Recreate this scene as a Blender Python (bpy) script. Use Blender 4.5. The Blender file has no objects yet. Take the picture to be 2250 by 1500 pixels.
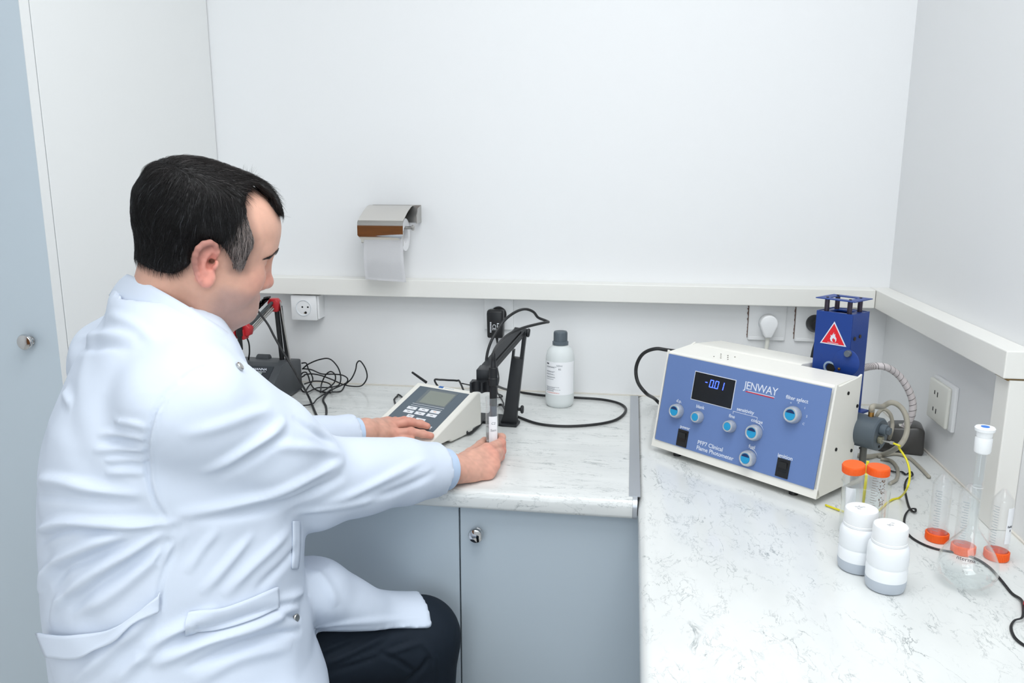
import bpy, bmesh, math, random
import numpy as np
from mathutils import Vector, Matrix
from mathutils.bvhtree import BVHTree

random.seed(7)
rng = np.random.default_rng(7)
SC = bpy.context.scene
COL = SC.collection
PI = math.pi

# ------------------------------------------------------------------ camera
F_PX = 1748.9
YAW, PITCH, ROLL = -0.148003, 0.204487, 0.00198
CAM = np.array([0.0, 0.0, 1.44])
_fw = np.array([math.sin(YAW)*math.cos(PITCH), math.cos(YAW)*math.cos(PITCH), -math.sin(PITCH)])
_r0 = np.array([math.cos(YAW), -math.sin(YAW), 0.0])
_u0 = np.cross(_r0, _fw)
_rt = math.cos(ROLL)*_r0 + math.sin(ROLL)*_u0
_up = -math.sin(ROLL)*_r0 + math.cos(ROLL)*_u0
cd = bpy.data.cameras.new('camera')
cam = bpy.data.objects.new('camera', cd)
COL.objects.link(cam)
cd.sensor_fit = 'HORIZONTAL'
cd.sensor_width = 36.0
cd.lens = 36.0*F_PX/2250.0
cd.clip_start = 0.02
cam.matrix_world = Matrix(((_rt[0], _up[0], -_fw[0], CAM[0]), (_rt[1], _up[1], -_fw[1], CAM[1]),
                           (_rt[2], _up[2], -_fw[2], CAM[2]), (0, 0, 0, 1)))
SC.camera = cam

# ------------------------------------------------------------------ world, exposure
w = bpy.data.worlds.new('world'); SC.world = w
w.use_nodes = True
w.node_tree.nodes['Background'].inputs[0].default_value = (0.80, 0.88, 1.0, 1)
w.node_tree.nodes['Background'].inputs[1].default_value = 1.0
SC.view_settings.view_transform = 'Standard'
SC.view_settings.look = 'None'
SC.view_settings.gamma = 1.0
SC.view_settings.use_curve_mapping = False
SC.view_settings.exposure = 0.17
SC.cycles.transparent_max_bounces = 20
SC.cycles.max_bounces = 6
SC.cycles.adaptive_threshold = 0.025
SC.cycles.diffuse_bounces = 4
SC.cycles.glossy_bounces = 3
SC.cycles.transmission_bounces = 5
SC.cycles.caustics_reflective = False
SC.cycles.caustics_refractive = False
LAMP_POWER = 20.5            # ceiling panel over the worktops (the one behind the camera is dimmer)
FILL_POWER = 17.0          # fill light through an unseen window added behind the camera

# ------------------------------------------------------------------ measuring helpers
def _ray(x, y):
    return _fw + _rt*(x-1125)/F_PX - _up*(y-750)/F_PX
def Zp(x, y, z):
    d = _ray(x, y); return Vector(CAM + d*((z-CAM[2])/d[2]))
def Yp(x, y, Y):
    d = _ray(x, y); return Vector(CAM + d*(Y/d[1]))
def Xp(x, y, X):
    d = _ray(x, y); return Vector(CAM + d*(X/d[0]))
def Dp(x, y, dist):
    d = _ray(x, y); return Vector(CAM + d*dist)

# ------------------------------------------------------------------ materials
def srgb(r, g, b):
    def c(v):
        v /= 255.0
        return v/12.92 if v <= 0.04045 else ((v+0.055)/1.055)**2.4
    return (c(r), c(g), c(b), 1.0)
MATS = {}
def mat(name, rgb=(200, 200, 200), rough=0.5, metal=0.0, spec=0.5, trans=0.0, ior=1.45, bump=0.0, bscale=200.0,
        coat=0.0, emit=None, estr=0.0, sss=0.0, vcol=None, mottle=0.0, mscale=30.0, alpha=1.0):
    if name in MATS: return MATS[name]
    m = bpy.data.materials.new(name); m.use_nodes = True
    nt = m.node_tree; b = nt.nodes['Principled BSDF']
    b.inputs['Base Color'].default_value = srgb(*rgb)
    b.inputs['Roughness'].default_value = rough
    b.inputs['Metallic'].default_value = metal
    b.inputs['Specular IOR Level'].default_value = spec
    b.inputs['IOR'].default_value = ior
    b.inputs['Transmission Weight'].default_value = trans
    b.inputs['Coat Weight'].default_value = coat
    b.inputs['Alpha'].default_value = alpha
    if emit:
        b.inputs['Emission Color'].default_value = srgb(*emit)
        b.inputs['Emission Strength'].default_value = estr
    if sss:
        b.inputs['Subsurface Weight'].default_value = sss
        b.inputs['Subsurface Radius'].default_value = (1.0, 0.35, 0.2)
        b.inputs['Subsurface Scale'].default_value = 0.006
    L = nt.links
    if bump or mottle:
        tc = nt.nodes.new('ShaderNodeTexCoord')
    if vcol:
        a = nt.nodes.new('ShaderNodeAttribute'); a.attribute_name = vcol
        L.new(a.outputs['Color'], b.inputs['Base Color'])
    if mottle:
        n = nt.nodes.new('ShaderNodeTexNoise'); n.inputs['Scale'].default_value = mscale; n.inputs['Detail'].default_value = 4
        L.new(tc.outputs['Object'], n.inputs['Vector'])
        mx = nt.nodes.new('ShaderNodeMix'); mx.data_type = 'RGBA'; mx.blend_type = 'MULTIPLY'
        mx.inputs['Factor'].default_value = 1.0
        rp = nt.nodes.new('ShaderNodeMapRange'); rp.inputs[1].default_value = 0.3; rp.inputs[2].default_value = 0.7
        rp.inputs[3].default_value = 1.0-mottle; rp.inputs[4].default_value = 1.0
        L.new(n.outputs['Fac'], rp.inputs[0])
        if vcol: L.new(a.outputs['Color'], mx.inputs['A'])
        else: mx.inputs['A'].default_value = srgb(*rgb)
        L.new(rp.outputs[0], mx.inputs['B'])
        L.new(mx.outputs['Result'], b.inputs['Base Color'])
    if bump:
        n2 = nt.nodes.new('ShaderNodeTexNoise'); n2.inputs['Scale'].default_value = bscale; n2.inputs['Detail'].default_value = 3
        L.new(tc.outputs['Object'], n2.inputs['Vector'])
        bp = nt.nodes.new('ShaderNodeBump'); bp.inputs['Strength'].default_value = bump; bp.inputs['Distance'].default_value = 0.002
        L.new(n2.outputs['Fac'], bp.inputs['Height']); L.new(bp.outputs['Normal'], b.inputs['Normal'])
    MATS[name] = m
    return m

def thin_clear(name, rgb, haze, ior=1.4, rough=0.05):
    """thin-walled clear plastic or glass: see-through, mirror-like towards the rim, a little haze"""
    m = bpy.data.materials.new(name); m.use_nodes = True
    nt = m.node_tree; nt.nodes.clear(); L = nt.links
    out = nt.nodes.new('ShaderNodeOutputMaterial')
    tr = nt.nodes.new('ShaderNodeBsdfTransparent'); tr.inputs[0].default_value = srgb(*rgb)
    df = nt.nodes.new('ShaderNodeBsdfDiffuse'); df.inputs[0].default_value = srgb(236, 240, 242)
    gl = nt.nodes.new('ShaderNodeBsdfGlossy'); gl.inputs[0].default_value = (1, 1, 1, 1); gl.inputs[1].default_value = rough
    fr = nt.nodes.new('ShaderNodeLayerWeight'); fr.inputs[0].default_value = 0.5
    pw = nt.nodes.new('ShaderNodeMath'); pw.operation = 'POWER'; pw.inputs[1].default_value = 3.2; L.new(fr.outputs['Facing'], pw.inputs[0])
    ml = nt.nodes.new('ShaderNodeMath'); ml.operation = 'MULTIPLY_ADD'; ml.inputs[1].default_value = ior-1.0; ml.inputs[2].default_value = 0.03; L.new(pw.outputs[0], ml.inputs[0])
    m1 = nt.nodes.new('ShaderNodeMixShader'); m1.inputs[0].default_value = haze
    m2 = nt.nodes.new('ShaderNodeMixShader')
    L.new(tr.outputs[0], m1.inputs[1]); L.new(df.outputs[0], m1.inputs[2])
    L.new(ml.outputs[0], m2.inputs[0]); L.new(m1.outputs[0], m2.inputs[1]); L.new(gl.outputs[0], m2.inputs[2])
    L.new(m2.outputs[0], out.inputs[0])
    MATS[name] = m
    return m

def marble(name, stretch, rot, seed):
    m = bpy.data.materials.new(name); m.use_nodes = True
    nt = m.node_tree; b = nt.nodes['Principled BSDF']; L = nt.links
    tc = nt.nodes.new('ShaderNodeTexCoord')
    mp = nt.nodes.new('ShaderNodeMapping'); mp.inputs['Scale'].default_value = stretch
    mp.inputs['Rotation'].default_value = (0, 0, rot); mp.inputs['Location'].default_value = (seed, seed*0.7, 0)
    L.new(tc.outputs['Object'], mp.inputs['Vector'])
    def vein(scale, thr, detail, dist):
        n = nt.nodes.new('ShaderNodeTexNoise'); n.inputs['Scale'].default_value = scale
        n.inputs['Detail'].default_value = detail; n.inputs['Roughness'].default_value = 0.62; n.inputs['Distortion'].default_value = dist
        L.new(mp.outputs[0], n.inputs['Vector'])
        s = nt.nodes.new('ShaderNodeMath'); s.operation = 'SUBTRACT'; s.inputs[1].default_value = 0.5; L.new(n.outputs['Fac'], s.inputs[0])
        a = nt.nodes.new('ShaderNodeMath'); a.operation = 'ABSOLUTE'; L.new(s.outputs[0], a.inputs[0])
        r = nt.nodes.new('ShaderNodeMapRange'); r.inputs[1].default_value = 0.0; r.inputs[2].default_value = thr
        r.inputs[3].default_value = 1.0; r.inputs[4].default_value = 0.0; L.new(a.outputs[0], r.inputs[0])
        return r.outputs[0]
    def mask(scale, lo, hi):
        n = nt.nodes.new('ShaderNodeTexNoise'); n.inputs['Scale'].default_value = scale; n.inputs['Detail'].default_value = 3
        L.new(mp.outputs[0], n.inputs['Vector'])
        r = nt.nodes.new('ShaderNodeMapRange'); r.inputs[1].default_value = lo; r.inputs[2].default_value = hi
        L.new(n.outputs['Fac'], r.inputs[0]); return r.outputs[0]
    def mul(a, c):
        k = nt.nodes.new('ShaderNodeMath'); k.operation = 'MULTIPLY'; L.new(a, k.inputs[0])
        if isinstance(c, float): k.inputs[1].default_value = c
        else: L.new(c, k.inputs[1])
        return k.outputs[0]
    def add(a, c):
        k = nt.nodes.new('ShaderNodeMath'); k.operation = 'ADD'; k.use_clamp = True; L.new(a, k.inputs[0]); L.new(c, k.inputs[1]); return k.outputs[0]
    v1 = mul(mul(vein(9.0, 0.013, 8.0, 0.6), mask(13.0, 0.50, 0.66)), 0.85)
    v2 = mul(mul(vein(21.0, 0.016, 6.0, 0.5), mask(16.0, 0.46, 0.66)), 0.60)
    v3 = mul(mask(6.0, 0.42, 0.75), 0.16)
    f = add(add(v1, v2), v3)
    mx = nt.nodes.new('ShaderNodeMix'); mx.data_type = 'RGBA'
    mx.inputs['A'].default_value = srgb(228, 230, 228); mx.inputs['B'].default_value = srgb(132, 140, 142)
    L.new(f, mx.inputs['Factor']); L.new(mx.outputs['Result'], b.inputs['Base Color'])
    b.inputs['Roughness'].default_value = 0.16; b.inputs['Specular IOR Level'].default_value = 0.5
    MATS[name] = m
    return m

# ------------------------------------------------------------------ object helpers
def link(name, me, m=None, parent=None, smooth=False):
    o = bpy.data.objects.new(name, me)
    COL.objects.link(o)
    if m is not None:
        for mm in (m if isinstance(m, (list, tuple)) else [m]): me.materials.append(mm)
    if parent is not None:
        o.parent = parent
        o.matrix_parent_inverse = parent.matrix_basis.inverted()
    if smooth:
        me.shade_smooth()
    return o
def obj(name, bm, m, parent=None, smooth=False, angle=None):
    bmesh.ops.recalc_face_normals(bm, faces=bm.faces[:])
    me = bpy.data.meshes.new(name); bm.to_mesh(me); bm.free()
    o = link(name, me, m, parent, smooth or angle is not None)
    if angle is not None:
        me.set_sharp_from_angle(angle=math.radians(angle))
    return o
def tag(o, label=None, cat=None, group=None, kind=None):
    if label: o['label'] = label
    if cat: o['category'] = cat
    if group: o['group'] = group
    if kind: o['kind'] = kind
    return o
def thing(name, loc, label, cat, group=None):
    o = bpy.data.objects.new(name, None); COL.objects.link(o)
    o.location = loc; o.empty_display_size = 0.05
    return tag(o, label, cat, group)

def T(bm, verts, M):
    bmesh.ops.transform(bm, matrix=M, verts=verts)
def frame(o, u, n, z=(0, 0, 1)):
    u, n, z = Vector(u), Vector(n), Vector(z)
    return Matrix(((u.x, n.x, z.x, o[0]), (u.y, n.y, z.y, o[1]), (u.z, n.z, z.z, o[2]), (0, 0, 0, 1)))
def box(bm, lo, hi, M=None, bev=0.0, seg=2):
    b2 = bmesh.new()
    r = bmesh.ops.create_cube(b2, size=1.0)
    lo, hi = Vector(lo), Vector(hi)
    for v in b2.verts:
        v.co = Vector(((lo[i]+hi[i])/2 + v.co[i]*(hi[i]-lo[i]) for i in range(3)))
    if bev:
        bmesh.ops.bevel(b2, geom=b2.edges[:], offset=bev, segments=seg, affect='EDGES', profile=0.5)
    merge(bm, b2, M)
def merge(bm, b2, M=None):
    if M is not None: bmesh.ops.transform(b2, matrix=M, verts=b2.verts[:])
    me = bpy.data.meshes.new('tmp'); b2.to_mesh(me); b2.free()
    bm.from_mesh(me); bpy.data.meshes.remove(me)
def prism(bm, pts, lo, hi, M=None, bev=0.0, seg=2, axis=2):
    """polygon pts (2-D) extruded along the given axis from lo to hi"""
    b2 = bmesh.new()
    def mk(p, t):
        if axis == 2: return (p[0], p[1], t)
        if axis == 0: return (t, p[0], p[1])
        return (p[0], t, p[1])
    a = [b2.verts.new(mk(p, lo)) for p in pts]; c = [b2.verts.new(mk(p, hi)) for p in pts]
    b2.faces.new(a); b2.faces.new(c)
    for i in range(len(pts)):
        j = (i+1) % len(pts); b2.faces.new((a[i], a[j], c[j], c[i]))
    bmesh.ops.recalc_face_normals(b2, faces=b2.faces[:])
    if bev:
        bmesh.ops.bevel(b2, geom=b2.edges[:], offset=bev, segments=seg, affect='EDGES', profile=0.5)
    merge(bm, b2, M)
def lathe(bm, prof, M=None, n=32, cap=True):
    """prof: list of (radius, z)"""
    b2 = bmesh.new(); rings = []
    for r, z in prof:
        if r < 1e-6: rings.append([b2.verts.new((0, 0, z))])
        else: rings.append([b2.verts.new((r*math.cos(2*PI*i/n), r*math.sin(2*PI*i/n), z)) for i in range(n)])
    for k in range(len(rings)-1):
        A, B = rings[k], rings[k+1]
        for i in range(n):
            j = (i+1) % n
            if len(A) == 1 and len(B) == 1: continue
            if len(A) == 1: b2.faces.new((A[0], B[i], B[j]))
            elif len(B) == 1: b2.faces.new((A[i], A[j], B[0]))
            else: b2.faces.new((A[i], A[j], B[j], B[i]))
    if cap:
        for R in (rings[0], rings[-1]):
            if len(R) > 1: b2.faces.new(R)
    bmesh.ops.recalc_face_normals(b2, faces=b2.faces[:])
    merge(bm, b2, M)
def axis_frame(a, b):
    a, b = Vector(a), Vector(b); z = (b-a).normalized()
    x = z.orthogonal().normalized(); y = z.cross(x)
    return Matrix(((x.x, y.x, z.x, a.x), (x.y, y.y, z.y, a.y), (x.z, y.z, z.z, a.z), (0, 0, 0, 1))), (b-a).length
def cyl(bm, a, b, r, r2=None, n=20, bev=0.0):
    M, l = axis_frame(a, b); r2 = r if r2 is None else r2
    if bev: lathe(bm, [(0, 0), (r-bev, 0), (r, bev), (r2, l-bev), (r2-bev, l), (0, l)], M, n)
    else: lathe(bm, [(r, 0), (r2, l)], M, n)
def catmull(pts, per=8, closed=False):
    pts = [Vector(p) for p in pts]; n = len(pts); out = []
    rng_ = range(n if closed else n-1)
    for i in rng_:
        if closed: p0, p1, p2, p3 = pts[i-1], pts[i], pts[(i+1) % n], pts[(i+2) % n]
        else:
            p0 = pts[i-1] if i > 0 else pts[0]*2-pts[1]
            p1, p2 = pts[i], pts[i+1]
            p3 = pts[i+2] if i+2 < n else pts[-1]*2-pts[-2]
        for k in range(per):
            t = k/per
            out.append(0.5*((2*p1)+(p2-p0)*t+(2*p0-5*p1+4*p2-p3)*t*t+(3*p1-p0-3*p2+p3)*t**3))
    if not closed: out.append(pts[-1])
    return out
def tube(bm, pts, r, n=8, per=8, smooth=True, caps=True, rfun=None):
    P = catmull(pts, per) if smooth else [Vector(p) for p in pts]
    Q = [P[0]]
    for p in P[1:]:
        if (p-Q[-1]).length > 1e-6: Q.append(p)
    P = Q; m = len(P); rings = []
    t = (P[1]-P[0]).normalized(); x = t.orthogonal().normalized()
    for i in range(m):
        t2 = ((P[min(i+1, m-1)]-P[max(i-1, 0)])).normalized()
        x = (x - t2*x.dot(t2))
        x = x.normalized() if x.length > 1e-6 else t2.orthogonal().normalized()
        y = t2.cross(x)
        rr = rfun(i/(m-1)) if rfun else r
        rings.append([bm.verts.new(P[i] + (x*math.cos(2*PI*k/n)+y*math.sin(2*PI*k/n))*rr) for k in range(n)])
    for i in range(m-1):
        for k in range(n):
            l = (k+1) % n
            bm.faces.new((rings[i][k], rings[i][l], rings[i+1][l], rings[i+1][k]))
    if caps:
        bm.faces.new(rings[0]); bm.faces.new(rings[-1])
def text(name, body, size, M, m, parent, extr=0.0002, align='CENTER', shear=0.0, space=1.0, bold=0.0, xs=1.0):
    cu = bpy.data.curves.new('t', 'FONT'); cu.body = body; cu.size = size; cu.extrude = extr
    cu.align_x = align; cu.align_y = 'CENTER'; cu.shear = shear; cu.space_character = space; cu.offset = bold; cu.resolution_u = 3
    cu.space_line = 0.9
    o = bpy.data.objects.new('t', cu); COL.objects.link(o)
    bpy.context.view_layer.update()
    me = bpy.data.meshes.new_from_object(o.evaluated_get(bpy.context.evaluated_depsgraph_get()))
    bpy.data.objects.remove(o); bpy.data.curves.remove(cu)
    me.transform(Matrix.Diagonal((xs, 1, 1, 1))); me.transform(M)
    me.materials.clear()
    return link(name, me, m, parent)
# ------------------------------------------------------------------ levels of the place
WB, WR, CT = 2.105, 0.645, 0.86       # back wall, right wall, worktop
RZ0, RZ1 = 1.122, 1.168               # rail
m_wall = mat('wall_paint', (236, 237, 238), rough=0.55, spec=0.3, bump=0.05, bscale=90)
m_trim = mat('trim_white', (238, 237, 232), rough=0.35)
m_ceil = mat('ceiling_white', (240, 240, 240), rough=0.8)
m_floor = mat('floor_tile', (222, 221, 217), rough=0.35, mottle=0.08, mscale=14)
m_brown = mat('raw_board', (140, 112, 66), rough=0.8)
m_pan = mat('panel_white', (236, 237, 236), rough=0.32)
m_door = mat('door_blue_grey', (198, 210, 219), rough=0.34)
m_carc = mat('carcass_grey', (196, 198, 198), rough=0.5)
m_gap = mat('gap_dark', (70, 64, 58), rough=0.8)
m_chr = mat('chrome', (205, 205, 205), rough=0.08, metal=1.0)
m_steel = mat('steel_brushed', (190, 188, 184), rough=0.28, metal=1.0)
m_alu = mat('aluminium', (196, 200, 206), rough=0.38, metal=0.85)
m_black = mat('black_plastic', (26, 27, 29), rough=0.38)
m_cable = mat('cable_black', (34, 35, 37), rough=0.45)
m_wplast = mat('white_plastic', (240, 241, 242), rough=0.3)
m_ivory = mat('ivory_plastic', (228, 228, 220), rough=0.35)
m_dark = mat('dark_hole', (16, 16, 16), rough=0.8)
m_brass = mat('brass', (170, 128, 70), rough=0.3, metal=1.0)
m_wood = mat('oak_door', (158, 98, 48), rough=0.45, mottle=0.3, mscale=9)
m_red = mat('red_plastic', (188, 36, 44), rough=0.35)

def slab(name, lo, hi, m, kind='structure', bev=0.0):
    bm = bmesh.new(); box(bm, lo, hi, bev=bev)
    return tag(obj(name, bm, m), kind=kind)
XL, YR, ZC = -2.6, -2.3, 2.75
slab('floor', (XL-0.1, YR-0.1, -0.1), (1.0, WB+0.1, 0.0), m_floor)
slab('ceiling', (XL-0.1, YR-0.1, ZC), (1.0, WB+0.1, ZC+0.1), m_ceil)
slab('wall_back', (XL-0.1, WB, 0.0), (1.0, WB+0.1, ZC), m_wall)
slab('wall_right', (WR, YR-0.1, 0.0), (1.0, WB, ZC), m_wall)
slab('wall_left', (XL-0.1, YR-0.1, 0.0), (XL, WB, ZC), m_wall)
# wall behind the camera, around a window opening added for fill light (x -1.25..0.45, z 0.95..2.45)
WX0, WX1 = -1.25, 0.45
bm = bmesh.new()
box(bm, (XL, YR-0.1, 0), (WX0, YR, ZC)); box(bm, (WX1, YR-0.1, 0), (WR, YR, ZC))
box(bm, (WX0, YR-0.1, 0), (WX1, YR, 0.95)); box(bm, (WX0, YR-0.1, 2.45), (WX1, YR, ZC))
tag(obj('wall_front', bm, m_wall), kind='structure')
wmid = (WX0+WX1)/2
win = thing('window_fill_1', (wmid, YR-0.05, 0.95), None, None); tag(win, kind='structure')  # unseen window, added and placed to let in frontal fill
bm = bmesh.new()
for a, b in (((WX0, .95), (WX0+.06, 2.45)), ((WX1-.06, .95), (WX1, 2.45)), ((WX0+.06, .95), (WX1-.06, 1.01)), ((WX0+.06, 2.39), (WX1-.06, 2.45)), ((wmid-.03, 1.01), (wmid+.03, 2.39))):
    box(bm, (a[0], YR-0.08, a[1]), (b[0], YR-0.03, b[1]), bev=0.004)
obj('window_frame', bm, m_wplast, win)
m_wg = thin_clear('window_glass', (252, 254, 254), 0.0, 1.3, 0.0)
for xa, xb in ((WX0+.06, wmid-.03), (wmid+.03, WX1-.06)):
    bm = bmesh.new(); box(bm, (xa, YR-0.06, 1.01), (xb, YR-0.054, 2.39)); obj('pane', bm, m_wg, win)
# timber door behind the camera, seen only in reflections
dr = thing('door_1', (-2.0, YR, 0), None, None); tag(dr, kind='structure')
bm = bmesh.new(); box(bm, (-2.5, YR, 0.0), (-1.5, YR+0.045, 2.05), bev=0.004); obj('door_leaf', bm, m_wood, dr)
bm = bmesh.new(); cyl(bm, (-1.6, YR+0.045, 1.02), (-1.6, YR+0.1, 1.02), 0.01); cyl(bm, (-1.6, YR+0.095, 1.02), (-1.72, YR+0.095, 1.02), 0.009)
obj('door_handle', bm, m_steel, dr)

# lamps of the room: flat ceiling panels
def ceiling_panel(x, y, sx, sy, label, power):
    t = thing('ceiling_lamp', (x, y, ZC), label, 'lamp', 'flat ceiling lamps')
    bm = bmesh.new()
    for lo, hi in (((-sx/2-.02, -sy/2-.02), (-sx/2, sy/2+.02)), ((sx/2, -sy/2-.02), (sx/2+.02, sy/2+.02)), ((-sx/2, -sy/2-.02), (sx/2, -sy/2)), ((-sx/2, sy/2), (sx/2, sy/2+.02))):
        box(bm, (x+lo[0], y+lo[1], ZC-0.03), (x+hi[0], y+hi[1], ZC))
    obj('lamp_frame', bm, m_wplast, t)
    ld = bpy.data.lights.new('panel_light', 'AREA'); ld.shape = 'RECTANGLE'; ld.size = sx; ld.size_y = sy
    ld.energy = power; ld.color = (0.96, 0.985, 1.0)
    lo_ = bpy.data.objects.new('panel_light', ld); COL.objects.link(lo_); lo_.location = (x, y, ZC-0.012); lo_.parent = t
    lo_.matrix_parent_inverse = t.matrix_basis.inverted()
ceiling_panel(0.0, 0.66, 1.2, 1.2, 'square ceiling lamp over the worktops', LAMP_POWER)
ceiling_panel(0.0, -0.95, 1.2, 1.2, 'square ceiling lamp behind the camera, near the added window', LAMP_POWER*0.68)
ld = bpy.data.lights.new('fill_light', 'AREA'); ld.shape = 'RECTANGLE'; ld.size = 1.55; ld.size_y = 1.4; ld.energy = FILL_POWER; ld.color = (0.93, 0.97, 1.0)  # area light for soft frontal fill, behind the added window
lo_ = bpy.data.objects.new('fill_light', ld); COL.objects.link(lo_); lo_.location = (wmid, YR-0.12, 1.7); lo_.rotation_euler = (PI/2, 0, 0)

# ------------------------------------------------------------------ rails and pillar
def trim(name, lo, hi, bev=0.002):
    bm = bmesh.new(); box(bm, lo, hi, bev=bev); return tag(obj(name, bm, m_trim), kind='structure')
trim('trim_1', (-1.134, WB-0.052, RZ0), (WR-0.046, WB, RZ1))
trim('trim_2', (WR-0.045, 1.348, RZ0), (WR, WB, RZ1))
trim('trim_3', (WR-0.034, 1.350, CT), (WR, 1.40, RZ0-0.003))
bm = bmesh.new(); box(bm, (WR-0.036, 1.354, RZ0-0.0045), (WR, 1.40, RZ0+0.001)); tag(obj('trim_4', bm, m_brown), kind='structure')
# silicone line where worktop meets the walls
m_sil = mat('sealant', (222, 217, 208), rough=0.6)
bm = bmesh.new(); box(bm, (-1.13, WB-0.004, CT), (WR, WB, CT+0.003)); tag(obj('trim_5', bm, m_sil), kind='structure')
bm = bmesh.new(); box(bm, (WR-0.004, 0.3, CT), (WR, WB-0.004, CT+0.003)); tag(obj('trim_6', bm, m_sil), kind='structure')

# ------------------------------------------------------------------ worktops
m_mb = marble('laminate_marble_back', (0.75, 3.2, 1.0), 0.06, 3.1)
m_mr = marble('laminate_marble_right', (2.0, 0.95, 1.0), 0.5, 8.3)
def nose(y0, y1, z0, z1, r=0.016, s=-1):
    """profile of a worktop (depth, z) with a rounded front edge at y0"""
    pts = [(y1, z0), (y1, z1)]
    for k in range(7):
        a = PI/2*k/6; pts.append((y0+r-r*math.sin(a), z1-r+r*math.cos(a)))
    for k in range(5):
        a = PI/2*k/4; q = 0.008; pts.append((y0+q-q*math.cos(a), z0+q-q*math.sin(a)))
    return pts
bm = bmesh.new(); prism(bm, nose(1.384, WB-0.004, 0.822, CT), -1.132, 0.0175, axis=0)
o = tag(obj('worktop', bm, m_mb, angle=35), 'white marbled worktop along the back wall', 'worktop', 'marbled worktops')
bm = bmesh.new(); prism(bm, nose(0.0275, WR-0.004, 0.822, CT), 0.3, WB-0.004, axis=1)
o = tag(obj('worktop', bm, m_mr, angle=35), 'white marbled worktop along the right wall carrying the blue photometer', 'worktop', 'marbled worktops')
# aluminium joint between them: cover strip with a turned-down nose
bm = bmesh.new()
prism(bm, [(1.402, CT), (1.402, CT+0.0016), (2.098, CT+0.0016), (2.098, CT)], 0.0105, 0.0315, axis=0)
prof = nose(1.3825, 1.41, 0.8215, CT+0.0010)
prism(bm, prof, 0.0177, 0.0262, axis=0)
tag(obj('joint_strip', bm, m_alu, angle=35), 'flat aluminium strip covering the joint between the two worktops', 'strip')

# ------------------------------------------------------------------ base cabinets
def knob(parent, c, d, r=0.0148, name='knob'):
    c, d = Vector(c), Vector(d)
    M, l = axis_frame(c, c+d)
    bm = bmesh.new()
    lathe(bm, [(0.009, 0), (0.009, 0.002), (0.0055, 0.004), (0.005, 0.010), (r*0.75, 0.013), (r, 0.016), (r, 0.0185), (r*0.88, 0.0215), (r*0.5, 0.0232), (0, 0.0237)], M, 28)
    return tag(obj(name, bm, m_chr, parent, angle=40), 'round chrome knob')
def base_cabinet(x0, x1, label, knobs):
    t = thing('base_cabinet', ((x0+x1)/2, 1.7, 0), label, 'cabinet', 'base cabinets under the back worktop')
    bm = bmesh.new(); box(bm, (x0, 1.432, 0.10), (x1, WB-0.005, 0.8215)); obj('body', bm, m_carc, t)
    bm = bmesh.new(); box(bm, (x0, 1.48, 0.0), (x1, 1.496, 0.10)); obj('plinth', bm, m_carc, t)
    n = len(knobs); wd = (x1-x0)/n
    for i, k in enumerate(knobs):
        bm = bmesh.new(); box(bm, (x0+wd*i+0.0014, 1.412, 0.105), (x0+wd*(i+1)-0.0014, 1.431, 0.8185), bev=0.0012)
        d = obj('door', bm, m_door, t)
        if k is not None: knob(d, (k, 1.412, 0.765), (0, -1, 0))
    return t
base_cabinet(-1.13, -0.313, 'grey-blue base cabinet whose door stands behind the seated man', [-0.78, None])
base_cabinet(-0.313, 0.046, 'grey-blue base cabinet with a round chrome knob, left of the right-hand worktop', [-0.2775])
t = thing('base_cabinet', (0.3, 0.85, 0), 'grey base cabinet below the right-hand worktop', 'cabinet')
bm = bmesh.new(); box(bm, (0.068, 0.32, 0.10), (WR-0.004, 1.409, 0.8215)); obj('body', bm, m_carc, t)
for i in range(2):
    bm = bmesh.new(); box(bm, (0.049, 0.322+0.543*i, 0.105), (0.0675, 0.863+0.543*i, 0.8185), bev=0.0012); d = obj('door', bm, m_door, t)
    knob(d, (0.049, 0.40+0.543*i, 0.765), (-1, 0, 0))

# ------------------------------------------------------------------ tall cabinet on the left
t = thing('tall_cabinet', (-1.5, 1.75, 0), 'tall white cabinet at the left edge with a blue-grey door', 'cabinet')
bm = bmesh.new(); box(bm, (-1.154, 1.444, 0.0), (-1.134, WB-0.003, 2.4), bev=0.001); obj('side_panel', bm, m_pan, t)
bm = bmesh.new(); box(bm, (-2.05, 1.444, 0.0), (-1.155, WB-0.003, 2.4)); obj('body', bm, m_pan, t)
bm = bmesh.new(); box(bm, (-1.592, 1.4165, 0.06), (-1.1352, 1.4405, 2.39)); d = obj('door', bm, m_door, t)
knob(d, (-1.195, 1.4165, 1.113), (0, -1, 0), r=0.0165)
bm = bmesh.new(); box(bm, (-1.1352, 1.4163, 0.06), (-1.1340, 1.4405, 2.39)); obj('edge_band', bm, m_pan, d)
bm = bmesh.new(); box(bm, (-2.05, 1.4165, 0.06), (-1.595, 1.4405, 2.39)); d = obj('door', bm, m_door, t)
knob(d, (-1.645, 1.4165, 1.113), (0, -1, 0), r=0.0165)
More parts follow.
